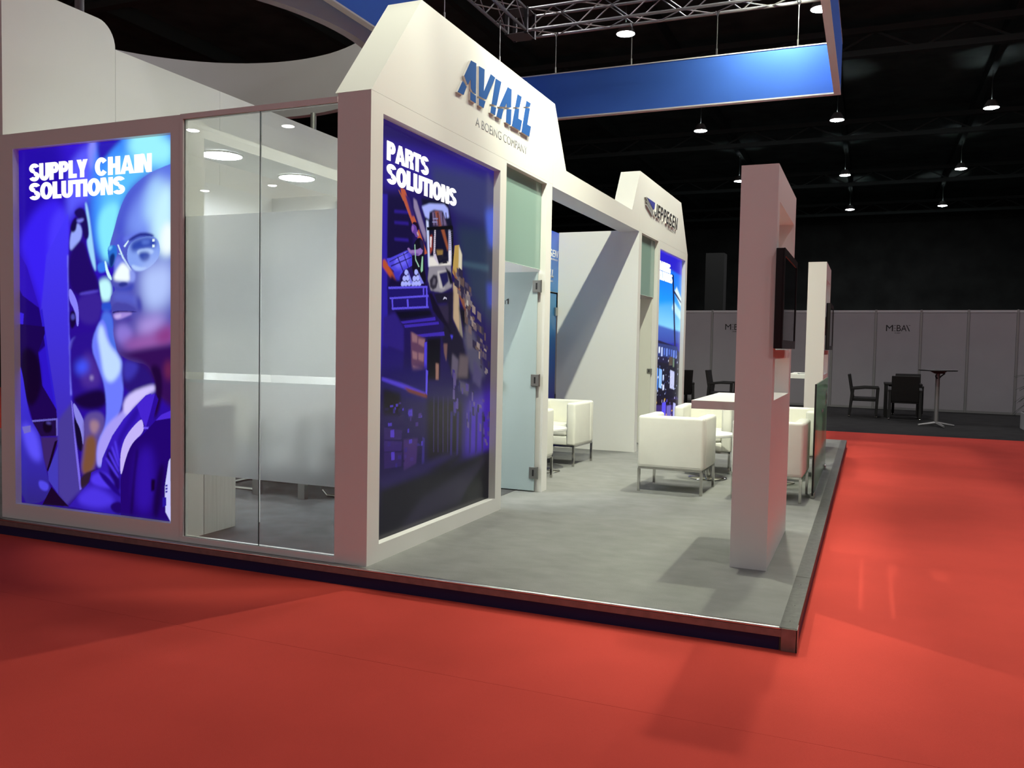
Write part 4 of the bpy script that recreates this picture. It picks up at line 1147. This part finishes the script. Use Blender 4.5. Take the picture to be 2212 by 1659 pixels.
# ------------------------------------------------------------------ light box at the end of the front
lbx = thing('light_box', 'tall lit poster box of a man in safety glasses, framed in white', 'light box', (-5.24, 4.6, PZ))
f = MB()
for a, b, c, d in ((-6.13, -5.98, PZ, 3.028), (-4.435, -4.345, PZ, 3.028), (-5.98, -4.435, PZ, .235), (-5.98, -4.435, 2.915, 3.028)): f.box(a, b, 4.49, 4.71, c, d)
part('frame', f, WHITE, lbx)
part('backing', MB().box(-5.98, -4.435, 4.56, 4.71, .235, 2.915), WHITE, lbx)
sheet('poster', raster(ART_MAN, 320, 540), ('y', 4.54), -5.98, -4.435, .235, 2.915, PRINT1, lbx, 'blue lit poster of a man in profile')
headline('poster_lettering', 'SUPPLY', ('y', 4.5385), -5.863, -5.265, 2.675, 2.803, GLOWTXT, lbx)
headline('poster_lettering', 'CHAIN', ('y', 4.5385), -5.19, -4.653, 2.675, 2.803, GLOWTXT, lbx)
headline('poster_lettering', 'SOLUTIONS', ('y', 4.5385), -5.865, -4.903, 2.536, 2.660, GLOWTXT, lbx)
cb = thing('low_cabinet', 'low white wood-grain cabinet standing behind the light box inside the glass room', 'cabinet', (-4.7, 4.88, PZ))
WOODW = mat('white_woodgrain', (.62, .61, .58), .5, noise=(9, .10, (9, 9, .25)))
part('body', MB().box(-5.3, -4.345, 4.715, 5.04, PZ, 1.02), WOODW, cb)
part('worktop', MB().box(-5.3, -4.34, 4.713, 5.045, 1.02, 1.045), WHITE2, cb)

struct('floor_room', MB().box(-6.1, XB - .01, 4.54, 7.608, PZ, PZ + .0015), mat('shaded_grey_carpet', (.085, .085, .085), .95, spec=.1, noise=(5, .2)), 'grey carpet inside the glass meeting room, coloured darker for the dim room', 'carpet')  # platform carpet continued; the room's weaker light is put into its colour
# glass front of the meeting room
gp = thing('glass_partition', 'two-pane glass front of the meeting room with a wide frosted band', 'glass partition', (-3.7, 4.49, PZ))
part('top_rail', MB().box(-4.345, XB, 4.485, 4.535, 2.996, 3.03), WHITE, gp)
part('bottom_rail', MB().box(-4.345, XB, 4.485, 4.535, PZ, .158), WHITE, gp)
part('jamb', MB().box(-4.345, -4.322, 4.485, 4.535, .158, 2.996), WHITE2, gp)
for a, b in ((-4.322, -3.690), (-3.683, XB)):
    g = part('pane', MB().box(a, b, 4.50, 4.51, .158, 2.996), GLASS, gp)
    part('pane_edge', MB().box(b, b + .003, 4.50, 4.51, .158, 2.996), EDGEG, g)
    part('frosted_film', MB().box(a, b, 4.512, 4.5135, 1.292, 2.347), FILM, g, label='upper frosted band')
    part('frosted_film', MB().box(a, b, 4.512, 4.5135, .595, 1.243), FILM, g, label='lower frosted band')

# meeting room shell
def arc(cx, cz, r1, r2, a0, a1, n=8): return [(cx + r1 * math.cos(a0 + (a1 - a0) * i / n), cz + r2 * math.sin(a0 + (a1 - a0) * i / n)) for i in range(n + 1)]
struct('wall_side', MB().prism([(4.50, 3.034), (4.715, 3.034), (4.715, PZ), (5.546, PZ), (5.546, 4.0)] + arc(5.37, 4.0, .176, .205, 0, PI / 2) + [(4.50, 4.205)], -6.17, -6.1, 0), WHITE, 'tall white wall with a rounded step above the light box', 'wall')
struct('wall_side_panel', MB().box(-6.17, -6.1, 5.549, 6.829, PZ, 4.0), WHITE, 'white wall panel after the rounded step', 'wall')
struct('wall_side_end', MB().box(-6.17, -6.1, 6.832, 11.4, PZ, 4.0), WHITE, 'last white panel of the tall wall seen over the glass room', 'wall')
struct('wall_room_lining', MB().box(-6.098, -6.075, 4.72, 7.61, PZ, 3.06), WALLROOM, 'pale lining of the meeting room wall', 'wall')
struct('wall_room_back', MB().box(-6.075, XB - .002, 7.61, 7.688, PZ, 3.06), WALLROOM, 'white rear wall of the meeting room', 'wall')
cbm = thing('ceiling_beam', 'white boxed ceiling strip with two round lights in the meeting room', 'beam', (-4.86, 6.1, 3.0))
part('casing', MB().box(-5.12, -4.60, 4.73, 7.608, 3.001, 3.095), WHITE, cbm)
for k, (y, w_) in enumerate(((5.46, 'first round downlight, nearer the light box'), (6.43, 'second round downlight, nearer the white column'))):
    t = thing('round_downlight', w_ + ', in the meeting room ceiling strip', 'downlight', (-4.855, y, 3.0), 'round lights in the ceiling strip')
    part('rim', MB().lathe([(.155, -.012), (.168, -.012), (.168, .0), (.155, .0)], n=36, ring=True), WHITE2, t, local=True, smooth=True)
    part('diffuser', MB().lathe([(.002, -.010), (.155, -.010), (.155, -.002), (.002, -.002)], n=36), ROOML, t, local=True)

# meeting table and cantilever chairs
mt = thing('meeting_table', 'white meeting table on flat steel posts behind the frosted glass', 'table', (-4.83, 6.7, PZ))
part('tabletop', MB().box(-5.2, -4.45, 6.05, 7.4, .83, .86), WHITE2, mt, bevel=.004)
for x in (-5.08, -4.58):
    for y in (6.18, 7.25): part('leg', MB().box(x - .035, x + .035, y - .025, y + .025, PZ, .83), STEEL, mt)
def sled_chair(label, loc, rz, first=[None]):
    if first[0]: return dup(first[0], loc, rz, label)
    t = thing('cantilever_chair', label, 'chair', loc, 'chrome cantilever chairs at the meeting table', rz); first[0] = t
    for s in (-1, 1):
        part('frame_tube', MB().path([(s * .24, .26, .0 + .013), (s * .24, -.22, .013), (s * .24, -.27, .06), (s * .24, -.27, .40), (s * .24, -.22, .44), (s * .24, .2, .44), (s * .24, .26, .86)], .013, 8), CHROME, t, local=True, smooth=True)
    part('crossbar', MB().bar((-.24, .26, .013), (.24, .26, .013), .013), CHROME, t, local=True, smooth=True)
    part('seat', MB().box(-.23, .23, -.24, .22, .445, .485), LEATHER, t, local=True, bevel=.012)
    part('backrest', MB().prism([(.20, .52), (.23, .51), (.285, .86), (.255, .87)], -.23, .23, 0), LEATHER, t, local=True, bevel=.01)
    return t
sled_chair('white cantilever chair on the light box side of the meeting table', (-5.42, 6.55, PZ), -PI / 2 + PI)
sled_chair('white cantilever chair between the meeting table and the white column', (-4.24, 6.62, PZ), PI / 2 + PI)

# ------------------------------------------------------------------ screen pillars
def pillar(label, f):
    y = lambda v: 18.68 - v if f else v
    t = thing('screen_pillar', label, 'pillar', (-.67, y(6.19), PZ))
    X0, X1 = -.785, -.558
    b = MB()
    def B(a, c, z0, z1):
        p, q = sorted((y(a), y(c))); b.box(X0, X1, p, q, z0, z1)
    B(5.53, 5.655, PZ, 2.667); B(6.725, 6.85, PZ, 2.667); B(5.655, 6.725, PZ, 1.192); B(5.655, 6.725, 2.452, 2.667)
    part('casing', b, WHITE, t)
    p, q = sorted((y(5.655), y(6.725)))
    part('screen_rail', MB().box(-.66, -.57, p, q, 1.455, 1.515), WHITE, t)
    part('screen_rail', MB().box(-.66, -.57, p, q, 1.80, 1.92), ALUD, t)
    return t
pillar('tall white open pillar at the near end of the platform, with a screen on its aisle side', False)
pillar('white open pillar behind the glass balustrade, second along the aisle, brightly lit', True)
def tv(label, y0, y1, z0=1.523, z1=2.145):
    t = thing('wall_screen', label, 'screen', (-.555, (y0 + y1) / 2, z0), 'flat screens on the two pillars')
    part('casing', MB().box(-.556, -.512, y0, y1, z0, z1), BLACK, t, bevel=.004)
    part('bezel', MB().box(-.512, -.503, y0, y1, z1 - .045, z1).box(-.512, -.503, y0, y1, z0, z0 + .055).box(-.512, -.503, y0, y0 + .04, z0 + .055, z1 - .045).box(-.512, -.503, y1 - .04, y1, z0 + .055, z1 - .045), BLACK, t)
    part('display', MB().box(-.513, -.508, y0 + .04, y1 - .04, z0 + .055, z1 - .045), SCREEN, t, label='dark switched-off screen')
    part('mount', MB().box(-.60, -.556, (y0 + y1) / 2 - .15, (y0 + y1) / 2 + .15, z0 + .2, z0 + .45), BLACK, t)
    return t
tv('black switched-off screen on the near tall pillar', 5.50, 6.47)
tv('black switched-off screen on the second, brightly lit pillar', 12.05, 13.02)
for (y0, y1, zz, lab) in ((5.62, 6.73, 1.175, 'white standing shelf joined to the near pillar on the lounge side'), (11.95, 13.06, 1.19, 'white standing shelf joined to the second pillar, holding brochures')):
    t = thing('counter_shelf', lab, 'shelf', (-.93, (y0 + y1) / 2, zz), 'white shelves on the pillars')
    part('top', MB().box(-1.075 if y0 < 8 else -1.01, -.787, y0, y1, zz - .055, zz), WHITE2, t, bevel=.002)
for k in range(2):
    t = thing('brochure', ('open brochure', 'thin stack of folded brochures')[k] + ' lying on the shelf of the second pillar', 'brochure', (-.95 + k * .09, 12.1 + k * .05, 1.191), None, .2 * k)
    part('pages', MB().box(-.03, .05, -.08, .08, 0, .006 + .008 * k), mat('paper_%d' % k, ((.75, .74, .68), (.35, .36, .36))[k], .6), t, local=True)

# glass balustrade between the pillars
gb = thing('glass_balustrade', 'green etched glass screen standing on the platform edge between the pillars', 'glass screen', (-.455, 9.6, PZ))
part('pane', MB().box(-.462, -.450, 8.43, 10.75, PZ + .03, 1.20), BALG, gb)
part('end_edge', MB().box(-.464, -.448, 8.418, 8.43, PZ + .03, 1.20), BLACK, gb)
for y in (8.43, 10.55): part('clamp', MB().box(-.475, -.437, y, y + .15, PZ, PZ + .055), STEEL, gb, bevel=.004)
part('emblem', MB().lathe([(.05, -.001), (.085, -.001), (.085, .001), (.05, .001)], (0, 0, 0), 18, True), GREYTXT, gb, local=True)
o = bpy.data.objects['emblem']; o.rotation_euler = (0, PI / 2, 0); o.location = Vector((-.447, 10.35, .98)) - gb.location; o.scale = (1, 1.4, 1)
part('emblem_bar', MB().box(-.449, -.446, 9.5, 9.8, .86, .89), GREYTXT, gb)

# ------------------------------------------------------------------ cream cube armchairs and low tables
GRPC = 'cream leather armchairs in the lounge'
def cube_chair(label):
    t = thing('cube_armchair', label, 'armchair', (0, 0, PZ), GRPC)
    w, d = .32, .315
    part('base', MB().box(-w + .004, w - .004, -d + .02, d - .004, .235, .345), LEATHER, t, local=True, bevel=.02, seg=3)
    part('backrest', MB().box(-w, w, d - .115, d, .24, .738), LEATHER, t, local=True, bevel=.030, seg=4)
    for s in (-1, 1):
        part('arm', MB().box(min(s * w, s * (w - .11)), max(s * w, s * (w - .11)), -d, d - .105, .24, .736), LEATHER, t, local=True, bevel=.030, seg=4)
    part('seat_cushion', MB().box(-w + .113, w - .113, -d + .015, d - .118, .345, .47), LEATHER, t, local=True, bevel=.03, seg=4)
    part('underframe', MB().box(-w + .01, w - .01, -d + .01, -d + .03, .222, .240).box(-w + .01, w - .01, d - .03, d - .01, .222, .240).box(-w + .01, -w + .03, -d + .01, d - .01, .222, .240).box(w - .03, w - .01, -d + .01, d - .01, .222, .240), CHROME, t, local=True)
    for x in (-1, 1):
        for y in (-1, 1): part('leg', MB().bar((x * (w - .018), y * (d - .018), 0), (x * (w - .018), y * (d - .018), .225), .017, 4), CHROME, t, local=True)
    return t
c0 = cube_chair('cream cube armchair seen from behind in the open, beside the white lounge wall')
c0.location = (-1.725, 8.365, PZ); c0.rotation_euler = (0, 0, PI - .02)
dup(c0, (-.835, 8.40, PZ), PI - .03, 'cream cube armchair with its back half hidden by the near pillar, beside the glass balustrade')
dup(c0, (-1.72, 9.93, PZ), .03, 'cream cube armchair facing out behind the first low table, below the pillar shelf')
dup(c0, (-.83, 10.02, PZ), 0, 'cream cube armchair facing out, behind the one next to the glass balustrade')
dup(c0, (-3.41, 9.62, PZ), -.05, 'cream cube armchair facing out from the lounge recess, beyond the open glass door')
dup(c0, (-3.36, 8.11, PZ), PI + .02, 'cream cube armchair mostly hidden by the open door post of the recess')
def low_table(label, loc, first=[None]):
    if first[0]: return dup(first[0], loc, 0, label)
    t = thing('pedestal_table', label, 'table', loc, 'low round pedestal tables'); first[0] = t
    part('foot_plate', MB().lathe([(.002, 0), (.20, 0), (.205, .006), (.20, .010), (.03, .016), (.002, .016)], n=36), CHROME, t, local=True, smooth=True)
    part('column', MB().bar((0, 0, .014), (0, 0, .46), .028, 16), CHROME, t, local=True, smooth=True)
    part('tabletop', MB().lathe([(.002, .46), (.265, .46), (.27, .465), (.27, .485), (.265, .49), (.002, .49)], n=36), WHITE2, t, local=True, smooth=True)
    return t
low_table('low round table on a chrome disc foot behind the armchair standing in the open', (-1.57, 9.24, PZ))
low_table('low round table on a chrome disc foot behind the near pillar', (-.885, 9.30, PZ))
low_table('low round table on a chrome disc foot in the lounge recess', (-3.33, 8.84, PZ))

# ================================================================== rig above the stand
TX0, TX1, TY0, TY1, TZ = -5.85, -.52, 4.95, 14.03, 6.94
TS = .18
def truss(label, p, q, each):
    p = Vector(p); q = Vector(q); d = (q - p).normalized(); n = Vector((-d.y, d.x, 0)); L_ = (q - p).length
    t = thing('lighting_truss', label, 'truss', tuple(p), 'aluminium box trusses over the stand')
    for a in (-1, 1):
        for b in (0, 1):
            o = n * (a * TS) + Vector((0, 0, b * .36))
            part('chord', MB().bar(p + o, q + o, .027, 8), TRUSS, t, smooth=True)
    nb = int(L_ / .42); all_ = MB()
    for i in range(nb):
        s0 = p + d * (L_ * i / nb); s1 = p + d * (L_ * (i + 1) / nb)
        zz = Vector((0, 0, .36))
        for (e0, e1) in ((n * TS, n * TS + zz), (-n * TS, -n * TS + zz), (-n * TS, n * TS), (-n * TS + zz, n * TS + zz)):
            if i % 2: e0, e1 = e1, e0
            if each: part('brace', MB().bar(s0 + e0, s1 + e1, .011, 5), TRUSS, t)
            else: all_.bar(s0 + e0, s1 + e1, .011, 5)
    if not each:
        o = part('brace', all_, TRUSS, t); o['kind'] = 'stuff'
    return t
truss('aluminium box truss crossing above the blue banner', (TX0 + .23, TY1, TZ), (TX1 - .23, TY1, TZ), True)
truss('aluminium box truss running in depth to the black corner above the tower wall', (TX0, TY0 + .23, TZ), (TX0, TY1 - .23, TZ), False)
truss('aluminium box truss above the aisle side of the stand', (TX1, TY0 + .23, TZ), (TX1, TY1 - .23, TZ), False)
truss('aluminium box truss above the front edge of the stand', (TX0 + .23, TY0, TZ), (TX1 - .23, TY0, TZ), False)
truss('aluminium box truss crossing the middle of the rig', (TX0 + .23, 7.0, TZ), (TX1 - .23, 7.0, TZ), False)
for x, y, w_ in ((TX0, TY1, 'over the hidden banner corner'), (TX1, TY1, 'over the visible banner corner'), (TX0, TY0, 'over the light box'), (TX1, TY0, 'over the near platform corner')):
    t = thing('truss_corner', 'black corner block joining two trusses ' + w_, 'truss', (x, y, TZ), 'truss corner blocks')
    for a in (-1, 1):
        for b in (-1, 1): part('corner_post', MB().box(x + a * .18 - .03, x + a * .18 + .03, y + b * .18 - .03, y + b * .18 + .03, TZ - .04, TZ + .40), BLACK, t)
    for z in (TZ - .035, TZ + .385): part('plate', MB().box(x - .2, x + .2, y - .2, y + .2, z, z + .01), TRUSS, t)
# blue banner frame
BZ0, BZ1 = 5.443, 6.185
BX0, BX1, BY0, BY1 = -5.826, -.655, 4.95, 14.0
bn = thing('hanging_banner', 'blue square fabric banner hanging from the truss over the stand', 'banner', (-3.2, 9.4, BZ0))
part('banner_panel', MB().box(BX0, BX1, BY1, BY1 + .09, BZ0, BZ1), BANNER, bn, label='blue panel facing the camera')
part('banner_panel', MB().box(BX0 - .09, BX0, BY0, BY1, BZ0, BZ1), BANNER, bn)
part('banner_panel', MB().box(BX1 + .008, BX1 + .10, BY0, BY1 + .09, BZ0 + .001, BZ1), BANNER, bn)
part('banner_panel', MB().box(BX0, BX1, BY0 - .09, BY0, BZ0, BZ1), BANNER, bn)
TRIM = mat('white_banner_trim', (.72, .71, .69), .4)
for z0, z1 in ((BZ0 - .022, BZ0), (BZ1, BZ1 + .018)):
    part('trim', MB().box(BX0 - .09, BX1 + .006, BY1 - .006, BY1 + .095, z0, z1), TRIM, bn)
    part('trim', MB().box(BX0 - .095, BX0 + .006, BY0, BY1 - .006, z0, z1), TRIM, bn)
    part('trim', MB().box(BX1 + .006, BX1 + .104, BY0, BY1 + .095, z0, z1), TRIM, bn)
for (x, y) in [(-5.185, 14.04), (-3.843, 14.04), (-2.439, 14.04), (-1.198, 14.04)] + [(BX0 - .045, v) for v in (13.2, 11.2, 9.2, 7.2)] + [(BX1 + .05, v) for v in (13.2, 10, 7)]:
    o = part('cable', MB().bar((x, y, BZ1 + .01), (x, y, TZ - .03), .007, 6).bar((x, y, BZ1 + .01), (x, y, BZ1 + .13), .016, 6), STEEL, bn)
    part('clamp', MB().bar((x - .03, y, TZ - .03), (x, y, TZ - .12), .008, 5).bar((x + .03, y, TZ - .03), (x, y, TZ - .12), .008, 5), STEEL, o)
# spotlights
for k, (p, a, w, cone, bl, so, wh) in enumerate(SPOTS):
    p = Vector(p); a = Vector(a); d = (a - p).normalized()
    t = thing('spotlight', 'small black spotlight ' + wh, 'spotlight', tuple(p), 'spotlights under the truss')
    part('can', MB().bar(p - d * .26, p - d * .02, .085, 16).bar(p - d * .02, p, .10, 16), BLACK, t, smooth=True)
    part('lens', MB().bar(p, p + d * .004, .085, 16), SPOTL, t)
    part('yoke', MB().bar(p - d * .12, Vector((p.x, p.y, TZ - .02 if p.z < TZ else TZ + .36)), .014, 6), BLACK, t)
    ld = bpy.data.lights.new('spot_beam', 'SPOT'); ld.energy = w; ld.color = WARM; ld.spot_size = math.radians(cone); ld.spot_blend = bl; ld.shadow_soft_size = so
    lo = link(bpy.data.objects.new('spot_beam', ld)); lo.parent = t
    lo.location = d * .02; lo.rotation_euler = d.to_track_quat('-Z', 'Y').to_euler()
# grey fabric ring on tall poles, behind the meeting room
RC = (-9.21, 9.22); R0 = 2.96; R1 = 3.09
rg = thing('hanging_ring', 'large grey circular fabric ring held high on poles behind the tall white wall', 'ring', (RC[0], RC[1], 5.363))
part('fabric_band', MB().lathe([(R0, 0), (R1, 0), (R1, .945), (R0, .945)], n=96, ring=True), RINGF, rg, local=True, smooth=True)
for (x, y, h) in ((-8.84, 12.15, 5.37), (-11.2, 7.0, 5.37), (-12.0, 10.4, 5.37)):
    part('pole', MB().bar((x, y, PZ + .001), (x, y, h), .05, 12), ALUD, rg, smooth=True)
tp = thing('support_pole', 'grey steel pole rising above the rounded step of the tall wall', 'pole', (-8.35, 7.1, PZ))
part('tube', MB().bar((-8.35, 7.1, PZ), (-8.35, 7.1, 7.4), .05, 12), ALUD, tp, smooth=True)
part('base_plate', MB().box(-8.5, -8.2, 6.95, 7.25, PZ, PZ + .02), ALUD, tp)
bpy.context.view_layer.update()
